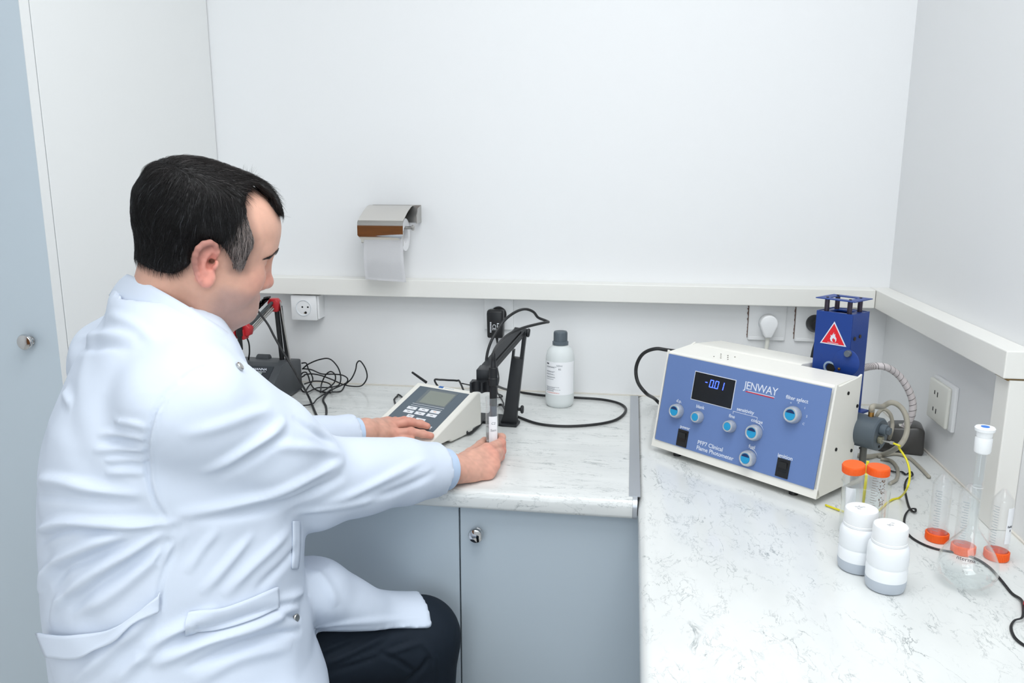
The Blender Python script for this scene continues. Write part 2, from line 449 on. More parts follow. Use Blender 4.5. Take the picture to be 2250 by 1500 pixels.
# ------------------------------------------------------------------ toilet roll and its chrome holder
m_mirror = mat('mirror_steel', (226, 222, 216), rough=0.05, metal=1.0)
m_paper = mat('tissue', (244, 244, 246), rough=0.9, spec=0.1, bump=0.25, bscale=500)
hx0, hx1 = -0.705, -0.583
t = thing('roll_holder', (-0.64, WB, 1.27), 'polished steel toilet roll holder screwed to the back wall', 'roll holder')
prof = [(WB-0.001, 1.3635), (WB-0.020, 1.3610), (WB-0.052, 1.3500), (WB-0.085, 1.3340), (WB-0.0985, 1.3275), (WB-0.1030, 1.3225), (WB-0.1050, 1.3100), (WB-0.1055, 1.290), (WB-0.1045, 1.280), (WB-0.1005, 1.271)]
bm = bmesh.new()
inner = [(y+0.0012, z-0.0012) for y, z in prof]
b2 = bmesh.new()
R = []
for (y, z) in prof+inner[::-1]:
    k = prof.index((y, z)) if (y, z) in prof else len(prof)-1-inner[::-1].index((y, z))
    lip = 0.008 if k >= len(prof)-2 else 0.0
    R.append((b2.verts.new((hx0+lip, y, z)), b2.verts.new((hx1-lip, y, z))))
for i in range(len(R)):
    j = (i+1) % len(R); b2.faces.new((R[i][0], R[i][1], R[j][1], R[j][0]))
n_ = len(prof)
for i in range(n_-1):
    for s in (0, 1): b2.faces.new((R[i][s], R[i+1][s], R[2*n_-2-i][s], R[2*n_-1-i][s]))
merge(bm, b2)
obj('cover', bm, m_mirror, t, angle=20)
bm = bmesh.new(); prism(bm, [(WB, 1.364), (WB-0.002, 1.364), (WB-0.002, 1.318), (WB, 1.318)], hx0+0.01, hx1+0.022, axis=0)
prism(bm, [(WB-0.002, 1.362), (WB-0.03, 1.355), (WB-0.045, 1.336), (WB-0.046, 1.318), (WB-0.002, 1.318)], hx1+0.0195, hx1+0.0215, axis=0)
obj('bracket', bm, m_steel, t)
bm = bmesh.new(); cyl(bm, (hx0-0.004, WB-0.058, 1.307), (hx1+0.016, WB-0.058, 1.307), 0.0042)
cyl(bm, (hx1+0.010, WB-0.058, 1.307), (hx1+0.018, WB-0.058, 1.307), 0.0072, bev=0.002)
obj('rod', bm, m_steel, t, angle=40)
bm = bmesh.new()   # bent end plate of the cover beside the roll
prism(bm, [(WB-0.10, 1.300), (WB-0.103, 1.272), (WB-0.096, 1.258), (WB-0.086, 1.262), (WB-0.080, 1.300)], hx1-0.006, hx1-0.0045, axis=0)
obj('end_plate', bm, m_steel, t)
t = thing('paper_roll', (-0.64, WB-0.06, 1.262), 'white toilet roll hanging in the steel holder with a loose sheet over the rail', 'toilet roll')
M = Matrix.Translation((hx0+0.008, WB-0.058, 1.289)) @ Matrix.Rotation(PI/2, 4, 'Y')
bm = bmesh.new(); lathe(bm, [(0.022, 0), (0.0425, 0), (0.0432, 0.003), (0.0432, 0.105), (0.0425, 0.108), (0.022, 0.108), (0.022, 0)], M, 40, cap=False); obj('roll', bm, m_paper, t, angle=40)
bm = bmesh.new(); b2 = bmesh.new()
for side in (0, 1):
    pass
nx, nz = 12, 16; g = []
for j in range(nz+1):
    row = []
    for i in range(nx+1):
        fx, fz = i/nx, j/nz
        x = hx0+0.0165 + fx*(0.1045) + 0.006*fz*(fx-0.3)
        z = 1.286 - fz*0.112 - 0.006*fz*fx
        y = WB-0.1025 - 0.006*math.sin(fz*2.6) + 0.028*max(0, fz-0.55)*0.6 + 0.0015*math.sin(fx*7+fz*2)*fz
        row.append(b2.verts.new((x, y, z)))
    g.append(row)
for j in range(nz):
    for i in range(nx): b2.faces.new((g[j][i], g[j][i+1], g[j+1][i+1], g[j+1][i]))
bmesh.ops.solidify(b2, geom=b2.faces[:], thickness=0.0006)
merge(bm, b2); obj('sheet', bm, m_paper, t, smooth=True)

# ------------------------------------------------------------------ sockets
m_recess = mat('recess_white', (226, 230, 234), rough=0.3)
def schuko(t, c, n, plate_w, plate_h, depth, side=None):
    """socket face; c = centre on wall plane (y=WB), facing -Y"""
    cx, cz = c; y0 = WB-depth
    bm = bmesh.new()
    # plate as a ring: build box with a round recess by stacking
    box(bm, (cx-plate_w/2, y0, cz-plate_h/2), (cx+plate_w/2, WB, cz+plate_h/2), bev=0.003)
    obj('plate', bm, m_wplast, t, angle=40)
    M = Matrix.Translation((cx, y0, cz)) @ Matrix.Rotation(PI/2, 4, 'X')
    bm = bmesh.new(); lathe(bm, [(0.0, -0.0002), (0.0195, -0.0002), (0.0205, 0.0016), (0.0222, 0.0018), (0.0226, 0.0)], M, 40, cap=False)
    return obj('socket_well', bm, m_recess, t, angle=30)
t = thing('wall_socket', (-0.888, WB, 1.05), 'white surface-mounted socket with empty round well, beside the red-jointed stand', 'socket', 'round white sockets')
wl = schuko(t, (-0.889, 1.0835), None, 0.074, 0.070, 0.044)
bm = bmesh.new()
for dx in (-0.0035, 0.0125): cyl(bm, (-0.889+dx, WB-0.0447, 1.086), (-0.889+dx, WB-0.0438, 1.086), 0.0024, n=12)
obj('pin_hole', bm, m_dark, wl)
bm = bmesh.new(); cyl(bm, (-0.8835, WB-0.0447, 1.0705), (-0.8835, WB-0.0436, 1.0705), 0.0034, n=12); obj('earth_hole', bm, m_dark, wl)
bm = bmesh.new(); box(bm, (-0.8885, WB-0.0448, 1.068), (-0.8850, WB-0.0440, 1.0705)); obj('earth_clip', bm, m_brass, wl)
bm = bmesh.new(); box(bm, (-0.851, WB-0.040, 1.053), (-0.846, WB, 1.117), bev=0.001); obj('back_box', bm, m_wplast, t)
bm = bmesh.new(); cyl(bm, (-0.885, WB-0.020, 1.1196), (-0.862, WB-0.020, 1.1196), 0.002, n=8); tag(obj('terminal_wire', bm, m_brass, t), 'brown wire end above the socket')

t = thing('wall_socket', (-0.35, WB, 1.03), 'white socket with the black power adapter plugged in', 'socket', 'round white sockets')
schuko(t, (-0.3505, 1.0750), None, 0.078, 0.086, 0.009)
bm = bmesh.new(); box(bm, (-0.318, WB-0.008, 1.034), (-0.3095, WB, 1.116), bev=0.001); obj('back_box', bm, m_wplast, t)
bm = bmesh.new(); cyl(bm, (-0.362, WB-0.006, 1.1200), (-0.343, WB-0.006, 1.1200), 0.002, n=8); tag(obj('terminal_wire', bm, m_brass, t), 'brown wire end above the socket')

def flush_socket(x0, label):
    t = thing('wall_socket', (x0+0.048, WB, 1.02), label, 'socket', 'round white sockets')
    schuko(t, (x0+0.048, 1.0715), None, 0.094, 0.094, 0.006)
    bm = bmesh.new(); box(bm, (x0+0.003, WB-0.0075, 1.0255), (x0+0.091, WB-0.005, 1.0335), bev=0.0005); obj('lower_band', bm, m_wplast, t)
    bm = bmesh.new()
    pts = [(x0+0.001, 1.030)]+[(x0-0.0006-0.0032*random.random()**2, 1.030+0.083*k/22) for k in range(23)]+[(x0+0.001, 1.113)]
    prism(bm, pts, WB-0.0012, WB-0.0002, axis=1)
    tag(obj('chipped_edge', bm, mat('chipped_plaster', (118, 96, 88), rough=0.9), t), 'chipped plaster along the left edge')
flush_socket(0.306, 'flush white socket with the white plug in it')
flush_socket(0.423, 'flush white socket with a black plug, half hidden behind the blue tower')

# right wall: flat double socket with slots
t = thing('slot_socket', (WR, 1.67, 0.94), 'ivory double socket with flat pin slots on the right wall', 'socket')
bm = bmesh.new(); box(bm, (WR-0.008, 1.620, 0.944), (WR, 1.735, 1.036), bev=0.002); obj('back_plate', bm, m_wplast, t, angle=40)
bm = bmesh.new(); box(bm, (WR-0.016, 1.632, 0.946), (WR-0.008, 1.733, 1.031), bev=0.004, seg=3); fp = obj('face', bm, m_ivory, t, angle=40)
for zz in (1.006, 0.971):
    bm = bmesh.new(); box(bm, (WR-0.0164, 1.697, zz-0.004), (WR-0.0158, 1.7005, zz+0.004)); obj('slot', bm, m_dark, fp)
    bm = bmesh.new(); box(bm, (WR-0.0164, 1.681, zz-0.0065), (WR-0.0158, 1.6845, zz+0.0035)); obj('slot', bm, m_dark, fp)

# ------------------------------------------------------------------ plugs
# black wall adapter of the white meter
t = thing('power_adapter', (-0.355, WB-0.03, 1.0), 'black power adapter with printed markings hanging from the middle socket', 'adapter')
ax, az = -0.353, 1.052
M = Matrix.Translation((ax+0.004, WB-0.009, 1.0745)) @ Matrix.Rotation(PI/2, 4, 'X')
bm = bmesh.new(); lathe(bm, [(0.0218, -0.001), (0.0218, 0.008), (0.021, 0.010), (0, 0.010)], M, 36, cap=False)
obj('plug_disc', bm, m_black, t, angle=40)
bm = bmesh.new(); prism(bm, [(-0.021, -0.034), (0.021, -0.034), (0.0225, 0.035), (0.020, 0.041), (-0.020, 0.041), (-0.0225, 0.035)], WB-0.050, WB-0.017, M=Matrix.Translation((ax, 0, az-0.002)), bev=0.005, seg=3, axis=1)
ab = obj('case', bm, m_black, t, angle=40)
m_mark = mat('white_print', (225, 228, 232), rough=0.5)
M = Matrix(((0, 1, 0, ax-0.002), (0, 0, -1, WB-0.0502), (-1, 0, 0, az-0.006), (0, 0, 0, 1)))
text('print', 'CE', 0.014, M, m_mark, ab)
bm = bmesh.new()
for k in range(7): box(bm, (ax-0.013, WB-0.0503, az-0.020+k*0.0042), (ax-0.009, WB-0.0499, az-0.020+k*0.0042+0.0026))
for k in range(6): box(bm, (ax+0.006, WB-0.0503, az-0.018+k*0.0042), (ax+0.0085+0.003*(k % 2), WB-0.0499, az-0.018+k*0.0042+0.0024))
obj('print', bm, m_mark, ab)
# its thin lead: strain relief, then down to the worktop and to the meter
bm = bmesh.new()
cyl(bm, (ax+0.003, WB-0.033, az-0.036), (ax+0.004, WB-0.034, az-0.052), 0.004, 0.002, n=10)
tube(bm, [(ax+0.004, WB-0.034, az-0.05), Yp(1090, 790, WB-0.03), Yp(1096, 830, WB-0.03), Yp(1092, 858, WB-0.03), Zp(1103, 878, CT+0.002), Zp(1106, 889, CT+0.002),
          Zp(1090, 888, CT+0.002), Zp(1085, 876, CT+0.002), Zp(1104, 870, CT+0.003), Zp(1085, 862, CT+0.002), Zp(1050, 850, CT+0.002), Zp(1015, 842, CT+0.03)], 0.0017)
obj('lead', bm, m_cable, t, smooth=True)

# white plug
t = thing('white_plug', (0.354, WB-0.02, 1.04), 'white rounded mains plug in the flush socket above the photometer', 'plug')
px_, pz_ = 0.3535, 1.0735
pts = []
for k in range(15):
    a = PI*(-0.06) + PI*1.12*k/14
    pts.append((0.0222*math.cos(a), 0.0222*math.sin(a)))
pts += [(-0.0085, -0.036), (0.0085, -0.036)]
bm = bmesh.new(); prism(bm, pts, WB-0.042, WB-0.008, M=Matrix.Translation((px_, 0, pz_)), bev=0.004, seg=3, axis=1)
obj('plug_body', bm, m_wplast, t, angle=45)
bm = bmesh.new(); tube(bm, [(px_, WB-0.028, pz_-0.03), (px_, WB-0.028, pz_-0.05), (px_-0.002, WB-0.03, pz_-0.09), (px_+0.01, WB-0.04, 0.93), (px_+0.02, WB-0.06, CT+0.006), (px_+0.01, WB-0.12, CT+0.0055)], 0.0052, n=10)
obj('cord', bm, m_ivory, t, smooth=True)
# black plug
t = thing('black_plug', (0.471, WB-0.02, 1.05), 'round black mains plug left of the blue tower', 'plug')
M = Matrix.Translation((0.471, WB-0.007, 1.0735)) @ Matrix.Rotation(PI/2, 4, 'X')
bm = bmesh.new(); lathe(bm, [(0.0222, 0), (0.0222, 0.012), (0.019, 0.020), (0.017, 0.034), (0.014, 0.037), (0, 0.037)], M, 28, cap=False); obj('plug_body', bm, m_black, t, angle=40)
bm = bmesh.new(); tube(bm, [(0.471, WB-0.035, 1.062), (0.470, WB-0.045, 1.04), (0.463, WB-0.045, 1.0), (0.455, WB-0.05, 0.92), (0.45, WB-0.06, CT+0.005), (0.44, WB-0.10, CT+0.004)], 0.004, n=8); obj('cord', bm, m_cable, t, smooth=True)

# ------------------------------------------------------------------ reagent bottle
m_pe = mat('bottle_clear_pe', (236, 241, 241), rough=0.25, trans=0.12, ior=1.2)
m_liq = mat('clear_liquid', (222, 230, 232), rough=0.05, trans=0.7, ior=1.2)
m_lab = mat('paper_label', (246, 247, 250), rough=0.6)
m_ink = mat('ink_grey', (120, 124, 132), rough=0.7)
m_inkd = mat('ink_dark', (60, 62, 70), rough=0.7)
m_inkr = mat('ink_red', (226, 150, 140), rough=0.7)
bx, by = -0.171, 1.985
t = thing('reagent_bottle', (bx, by, CT), 'translucent 500 ml reagent bottle with grey screw cap and white printed label', 'bottle')
M = Matrix.Translation((bx, by, CT))
bm = bmesh.new(); lathe(bm, [(0, 0.002), (0.030, 0.0), (0.034, 0.004), (0.0365, 0.012), (0.0368, 0.02), (0.0368, 0.122), (0.0362, 0.132), (0.0335, 0.143), (0.028, 0.152), (0.021, 0.158), (0.017, 0.161), (0.017, 0.168), (0, 0.168)], M, 48, cap=False)
obj('body', bm, m_pe, t, angle=30)
m_gcap = mat('cap_grey', (92, 102, 110), rough=0.4)
bm = bmesh.new(); lathe(bm, [(0.0205, 0.161), (0.0205, 0.168), (0.0175, 0.1695), (0.0172, 0.192), (0.0162, 0.1945), (0, 0.1955)], M, 40, cap=False)
for k in range(40):
    a = 2*PI*k/40; box(bm, (0.0168, -0.0006, 0.170), (0.0177, 0.0006, 0.191), M=M @ Matrix.Rotation(a, 4, 'Z'))
obj('cap', bm, m_gcap, t, angle=40)
def wrap_strip(bm, M, r, a0, a1, z0, z1, n=24, th=0.0003):
    """patch of a cylinder with thickness"""
    b2 = bmesh.new(); v = []
    for i in range(n+1):
        a = a0+(a1-a0)*i/n
        v.append([b2.verts.new((rr*math.cos(a), rr*math.sin(a), z)) for rr in (r, r+th) for z in (z0, z1)])
    for i in range(n):
        p, q = v[i], v[i+1]
        b2.faces.new((p[2], q[2], q[3], p[3])); b2.faces.new((p[0], p[1], q[1], q[0]))
        b2.faces.new((p[1], p[3], q[3], q[1])); b2.faces.new((p[0], q[0], q[2], p[2]))
    b2.faces.new(v[0]); b2.faces.new(v[-1][::-1])
    merge(bm, b2, M)
fa = -PI/2 + 0.09    # angle of the bottle face that looks at the camera
bm = bmesh.new(); wrap_strip(bm, M, 0.0369, fa-1.25, fa+1.2, 0.036, 0.121, 36); lb = obj('label_sheet', bm, m_lab, t, angle=40)
def lines(rows, m, name='print'):
    bm = bmesh.new()
    for (s0, s1, z, hh) in rows:   # s in metres along the arc from the face centre
        wrap_strip(bm, M, 0.0372, fa+s0/0.0372, fa+s1/0.0372, z, z+hh, max(2, int(abs(s1-s0)/0.004)))
    obj(name, bm, m, lb)
rows = []
def words_row(s0, s1, z, hh):
    s = s0
    while s < s1:
        wv = random.uniform(0.0016, 0.005); rows.append((s, min(s+wv, s1), z, hh)); s += wv+0.0009
words_row(-0.040, -0.010, 0.1080, 0.0009); words_row(-0.040, -0.014, 0.1062, 0.0009)
for z in (0.096, 0.0942, 0.0895, 0.0875, 0.082, 0.080, 0.0755): words_row(-0.040, -0.014+random.uniform(-.006, .002), z, 0.0008)
for z in (0.0555, 0.0535, 0.051, 0.0490): words_row(-0.040, -0.002+random.uniform(-.012, .006), z, 0.0008)
for z in (0.0465, 0.0450): words_row(-0.040, -0.016, z, 0.0007)
lines(rows, m_ink)
lines([(-0.040, -0.032, 0.1140, 0.0032)], m_inkd)
rows = []; words_row(-0.038, 0.0, 0.0400, 0.0009); words_row(-0.030, -0.004, 0.0415, 0.0006); lines(rows, m_inkr)
def wrap_text(body, size, s, z, m, r, M, parent, fa):
    o = text('print', body, size, Matrix.Identity(4), m, parent, extr=0.0001)
    for v in o.data.vertices:
        a = fa+(v.co.x+s)/r; rr = r+0.0002+v.co.z
        v.co = M @ Vector((rr*math.cos(a), rr*math.sin(a), z+v.co.y))
    return o
wrap_text('500ml', 0.0062, -0.002, 0.1120, m_ink, 0.0371, M, lb, fa)
wrap_text('RS', 0.0062, -0.001, 0.1030, m_inkd, 0.0371, M, lb, fa)
# ------------------------------------------------------------------ flame photometer
m_ph = mat('enamel_cream', (240, 238, 230), rough=0.36, mottle=0.03, mscale=10)
m_phb = mat('panel_blue', (102, 128, 180), rough=0.42)
m_tower = mat('tower_blue', (26, 62, 138), rough=0.42, bump=0.08, bscale=400)
m_label = mat('print_pale', (222, 226, 236), rough=0.5)
m_redp = mat('print_red', (214, 40, 60), rough=0.5)
m_knobs = mat('knob_silver', (202, 206, 210), rough=0.32, metal=0.55)
m_cyan = mat('knob_cyan', (34, 150, 200), rough=0.35)
m_navy = mat('knob_navy', (20, 44, 92), rough=0.4)
m_screw = mat('screw_dark', (74, 66, 54), rough=0.4, metal=0.6)
FL = Vector((0.0572, 1.6619, CT)); U = Vector((0.74716, -0.66464, 0)); N = Vector((0.66464, 0.74716, 0))
PM = frame(FL, U, N)
W = 0.382
t = thing('flame_photometer', FL+U*0.19+N*0.1, 'white flame photometer with sloping blue control panel and blue display reading -0.01', 'photometer')
# side profile (n, z)
z0, zt_ = 0.014, 0.216
plate = [(0.0, z0), (0.040, zt_+0.003), (0.050, zt_-0.002), (0.118, zt_+0.004), (0.131, zt_+0.008), (0.121, z0)]
body = [(0.004, z0+0.002), (0.0425, zt_-0.004), (0.047, zt_), (0.122, zt_+0.004), (0.122, z0+0.002)]
bm = bmesh.new(); prism(bm, body, 0.004, W-0.004, M=PM, axis=0); obj('body', bm, m_ph, t)
for a, b in ((0.0, 0.004), (W-0.004, W)):
    bm = bmesh.new(); prism(bm, plate, a, b, M=PM, bev=0.0008, seg=2, axis=0); sp = obj('side_plate', bm, m_ph, t)
for (n_, z_) in ((0.083, 0.196), (0.121, 0.165), (0.056, 0.095), (0.114, 0.080)):
    bm = bmesh.new(); cyl(bm, PM @ Vector((W-0.0005, n_, z_)), PM @ Vector((W+0.0012, n_, z_)), 0.0034, n=12); obj('screw', bm, m_dark, t)
rear = [(0.122, z0+0.002), (0.122, zt_+0.004), (0.130, zt_+0.006), (0.224, zt_-0.001), (0.224, z0+0.002)]
bm = bmesh.new(); prism(bm, rear, 0.004, 0.262, M=PM, bev=0.002, axis=0); obj('rear_case', bm, m_ph, t, angle=40)
bm = bmesh.new()
for i in range(5):
    for j in range(3):
        if (i+j) % 2: continue
        c = PM @ Vector((0.100+i*0.0085, 0.066+j*0.012, zt_+0.0011+0.00075*j)); cyl(bm, c, c+Vector((0, 0, 0.0007)), 0.0013, n=8)
obj('vent_hole', bm, m_screw, t)
# nose lip and base rail
bm = bmesh.new(); prism(bm, [(-0.001, z0-0.0005), (0.0022, z0+0.0155), (0.006, z0+0.0155), (0.012, z0-0.0005)], 0.0, W, M=PM, axis=0); obj('front_rail', bm, m_ph, t)
# feet
for (a, b) in ((0.052, 0.022), (0.325, 0.022), (0.052, 0.20), (0.325, 0.105)):
    c = PM @ Vector((a, b, 0)); bm = bmesh.new(); cyl(bm, c, c+Vector((0, 0, 0.015)), 0.0085, 0.0075, n=16); obj('foot', bm, m_black, t)
# sloping front panel frame: P(s, h) with s along U, h up the slope
sl = Vector((0, 0.0385, 0.200)); slu = sl.normalized()
base = Vector((0, 0.0010, z0+0.0135))
def PF(s, hgt, off=0.0):
    nrm = Vector((0, -slu.z, slu.y))
    return PM @ (base + Vector((s, 0, 0)) + slu*hgt + nrm*off)
nW = (PM.to_3x3() @ Vector((0, -slu.z, slu.y))); uW = U; vW = PM.to_3x3() @ slu
FM = frame(PF(0, 0, 0.0006), uW, vW, nW)      # x along, y up slope, z out
H = 0.1895
bm = bmesh.new(); box(bm, (0.0085, 0.002, -0.0006), (W-0.0065, H-0.002, 0.0012), M=FM); pan = obj('front_panel', bm, m_phb, t)
Z0 = 0.0013
def panel_px(x, y):
    """pixel on the front panel -> (s, h)"""
    d = Vector(_ray(x, y)); o = Vector(CAM); k = (FM.translation-o).dot(nW)/d.dot(nW); p = FM.inverted() @ (o+d*k)
    return p.x, p.y
def TM(s, hgt, rot=0.0): return FM @ Matrix.Translation((s, hgt, Z0)) @ Matrix.Rotation(rot, 4, 'Z')
# display window
s0, h1 = panel_px(1530, 816); s1, h0 = panel_px(1607, 898)
bm = bmesh.new(); box(bm, (s0-0.0014, h0-0.0014, 0.001), (s1+0.0014, h1+0.0014, 0.0018), M=FM); obj('display_frame', bm, m_label, t)
bm = bmesh.new(); box(bm, (s0, h0, 0.001), (s1, h1, 0.0022), M=FM); dsp = obj('display', bm, mat('display_black', (14, 16, 22), rough=0.12), t)
m_led = mat('led_blue', (30, 60, 255), rough=0.4, emit=(66, 92, 255), estr=3.2)
def seg7(bm, ch, x, y, w_, h_, th):
    S = {'0': 'abcdef', '1': 'bc', '-': 'g'}[ch]
    sh = 0.10
    def seg(x0, y0, x1, y1):
        pts = [(x+x0+sh*y0, y+y0), (x+x1+sh*y0, y+y0), (x+x1+sh*y1, y+y1), (x+x0+sh*y1, y+y1)]
        prism(bm, pts, 0.0021, 0.0025, M=FM)
    g_ = th*0.25
    if 'a' in S: seg(g_+th*.5, h_-th, w_-g_-th*.5, h_)
    if 'd' in S: seg(g_+th*.5, 0, w_-g_-th*.5, th)
    if 'g' in S: seg(g_, h_/2-th/2, w_-g_, h_/2+th/2)
    if 'f' in S: seg(0, h_/2+g_, th, h_-g_)
    if 'b' in S: seg(w_-th, h_/2+g_, w_, h_-g_)
    if 'e' in S: seg(0, g_, th, h_/2-g_)
    if 'c' in S: seg(w_-th, g_, w_, h_/2-g_)
bm = bmesh.new()
dx, dy = panel_px(1548, 845); 
dw, dh, dt = 0.0088, 0.0160, 0.0016
dx0, dy0 = panel_px(1557.5, 850)
seg7(bm, '-', dx0-0.0098, dy0+0.0004, 0.0062, dh, dt)
seg7(bm, '0', dx0+0.0015, dy0, dw, dh, dt)
box(bm, (dx0+0.0112, dy0, 0.0021), (dx0+0.0128, dy0+0.0016, 0.0025), M=FM)
seg7(bm, '0', dx0+0.0140, dy0, dw, dh, dt)
seg7(bm, '1', dx0+0.0265, dy0, dw, dh, dt)
obj('digits', bm, m_led, dsp)
# brand
a0 = panel_px(1638, 851); a1 = panel_px(1705, 862)
cxm, cym = (a0[0]+a1[0])/2, (a0[1]+a1[1])/2
text('lettering', 'JENWAY', 0.0215, TM(cxm+0.001, cym+0.0022), m_label, pan, space=0.92, xs=0.93)
ulx = panel_px(1641, 862)[0]; urx, uly = panel_px(1702, 871)
bm = bmesh.new(); prism(bm, [(ulx+0.002, uly-0.0018), (urx+0.001, uly-0.0018), (urx+0.001, uly-0.0006), (ulx+0.002, uly-0.0006)], 0.0012, 0.0016, M=FM); obj('underline', bm, m_label, pan)
bm = bmesh.new(); prism(bm, [(ulx-0.003, uly-0.0036), (urx, uly-0.0042), (urx, uly-0.0026), (ulx-0.001, uly-0.0020)], 0.0012, 0.0016, M=FM); obj('underline', bm, m_redp, pan)
def lab(body, x, y, size, align='CENTER'):
    s, hh = panel_px(x, y); text('lettering', body, size, TM(s, hh), m_label, pan, align=align, bold=0.00012)
lab('filter select', 1752, 877, 0.0100); lab('d.p.', 1493, 881, 0.0095); lab('blank', 1539.5, 894, 0.0095); lab('sensitivity', 1638.5, 902.5, 0.0098)
lab('fine', 1609, 914.5, 0.0095); lab('coarse', 1664, 925, 0.0095); lab('fuel', 1653, 981.5, 0.0098); lab('power', 1506, 939, 0.0095); lab('ignition', 1726, 1003.5, 0.0105)
s, hh = panel_px(1533.5, 971); text('lettering', 'PFP7 Clinical', 0.0118, TM(s, hh), m_label, pan, align='LEFT', bold=0.00012)
s, hh = panel_px(1531, 982.5); text('lettering', 'Flame Photometer', 0.0118, TM(s, hh), m_label, pan, align='LEFT', bold=0.00012)
# bracket under "sensitivity"
bm = bmesh.new()
q0 = panel_px(1612, 904); q1 = panel_px(1665, 916)
yq = (q0[1]+q1[1])/2
box(bm, (q0[0], yq-0.0004, 0.0012), (q1[0], yq+0.0004, 0.0015), M=FM)
for xx, l in ((q0[0], 0.005), (q1[0], 0.005)): box(bm, (xx-0.0004, yq-l, 0.0012), (xx+0.0004, yq, 0.0015), M=FM)
mid = (q0[0]+q1[0])/2; box(bm, (mid-0.0004, yq, 0.0012), (mid+0.0004, yq+0.002, 0.0015), M=FM)
obj('bracket_line', bm, m_label, pan)
def control(x, y, r, mark=True):
    s, hh = panel_px(x, y)
    kn = None
    M = FM @ Matrix.Translation((s, hh, 0.001))
    bm = bmesh.new(); lathe(bm, [(r*1.0, 0), (r*1.0, 0.006), (r*0.93, 0.0125), (r*0.84, 0.0145), (r*0.70, 0.0149), (r*0.66, 0.0141), (0, 0.0141)], M, 40, cap=False)
    for k in range(36):
        box(bm, (r*0.97, -0.0004, 0.0005), (r*1.02, 0.0004, 0.0055), M=M @ Matrix.Rotation(2*PI*k/36, 4, 'Z'))
    kn = obj('control_knob', bm, m_knobs, t, angle=40)
    bm = bmesh.new(); lathe(bm, [(r*0.655, 0.0139), (r*0.62, 0.0147), (0, 0.0149)], M, 32, cap=False); obj('knob_disc', bm, m_cyan, kn)
    if mark:
        bm = bmesh.new(); pts = []
        for k in range(11):
            a = PI*0.12+PI*0.76*k/10; pts.append((r*0.6*math.cos(a), r*0.6*math.sin(a)))
        pts.append((0, r*0.05)); prism(bm, pts[:11], 0.0148, 0.0152, M=M); obj('knob_mark', bm, m_navy, kn)
    return s, hh
# photographed knob heads stand proud of the panel, so aim at the head and step back
def head(x, y, off=0.0145):
    d = Vector(_ray(x, y)); o = Vector(CAM); pl = FM.translation+nW*off; k = (pl-o).dot(nW)/d.dot(nW); p = FM.inverted() @ (o+d*k)
    q = FM @ Vector((p.x, p.y, 0)); v = q-Vector(CAM)
    w_ = v.dot(Vector(_fw)); return 1125+F_PX*v.dot(Vector(_rt))/w_, 750-F_PX*v.dot(Vector(_up))/w_
for (x, y, r, mk) in ((1481, 902.5, 0.0150, True), (1527, 916, 0.0120, False), (1598, 936.5, 0.0120, False), (1651, 950.5, 0.0155, True), (1637.5, 1007, 0.0155, True), (1736, 911, 0.0158, True)):
    control(*head(x, y), r, mk)
# scale ticks of the selectors
fs = panel_px(*head(1736, 910.5))
for k, ch in enumerate(('x', 'K', '1', '2', 'C')):
    a = math.radians(120-k*38); text('lettering', ch, 0.0058, TM(fs[0]+0.0235*math.cos(a)+0.002, fs[1]+0.0235*math.sin(a)), m_label, pan)
for (x, y) in ((1651, 949.5), (1637.5, 1006)):
    c = panel_px(*head(x, y)); bm = bmesh.new(); pts = []
    for k in range(9): a = math.radians(95-70*k/8); pts.append((c[0]+0.0178*math.cos(a), c[1]+0.0178*math.sin(a)))
    for k in range(9): a = math.radians(25+70*k/8); rr = 0.0178+0.0020*(k/8); pts.append((c[0]+rr*math.cos(a), c[1]+rr*math.sin(a)))
    prism(bm, pts[:9]+[p for p in pts[9:]], 0.0012, 0.0015, M=FM); obj('scale_arc', bm, m_label, pan)
def rocker(x0, y0, x1, y1):
    a = panel_px(x0, y0); b = panel_px(x1, y1)
    cx_, cy_ = (a[0]+b[0])/2, (a[1]+b[1])/2; w_, h_ = 0.0260, 0.0350
    bm = bmesh.new(); box(bm, (cx_-w_/2, cy_-h_/2, 0.0), (cx_+w_/2, cy_+h_/2, 0.003), M=FM, bev=0.0008); r_ = obj('rocker_switch', bm, m_black, t)
    bm = bmesh.new(); b2 = bmesh.new()
    prism(bm, [(-0.012, 0.0026), (0.0, 0.0036), (0.012, 0.0062), (0.012, 0.001), (-0.012, 0.001)], cx_-0.0085, cx_+0.0085, M=FM @ Matrix(((1, 0, 0, 0), (0, 1, 0, cy_), (0, 0, 1, 0), (0, 0, 0, 1))), axis=0)
    obj('rocker', bm, mat('rocker_black', (20, 21, 23), rough=0.25), r_)
rocker(1486, 944, 1515, 981); rocker(1704, 1007, 1738, 1050)

# chimney tower behind, part of the same instrument
tn0, tu0, tu1 = 0.150, 0.268, 0.347
def plane_pt(x, y, P0, nn):
    d = Vector(_ray(x, y)); o = Vector(CAM); return o+d*((P0-o).dot(nn)/d.dot(nn))
pf = FL+N*tn0
def L3(p): return PM.inverted() @ p
a_ = L3(plane_pt(1794, 683, pf, N)); b_ = L3(plane_pt(1874, 690, pf, N))
tu0, tu1, tz = a_.x, b_.x, (a_.z+b_.z)/2
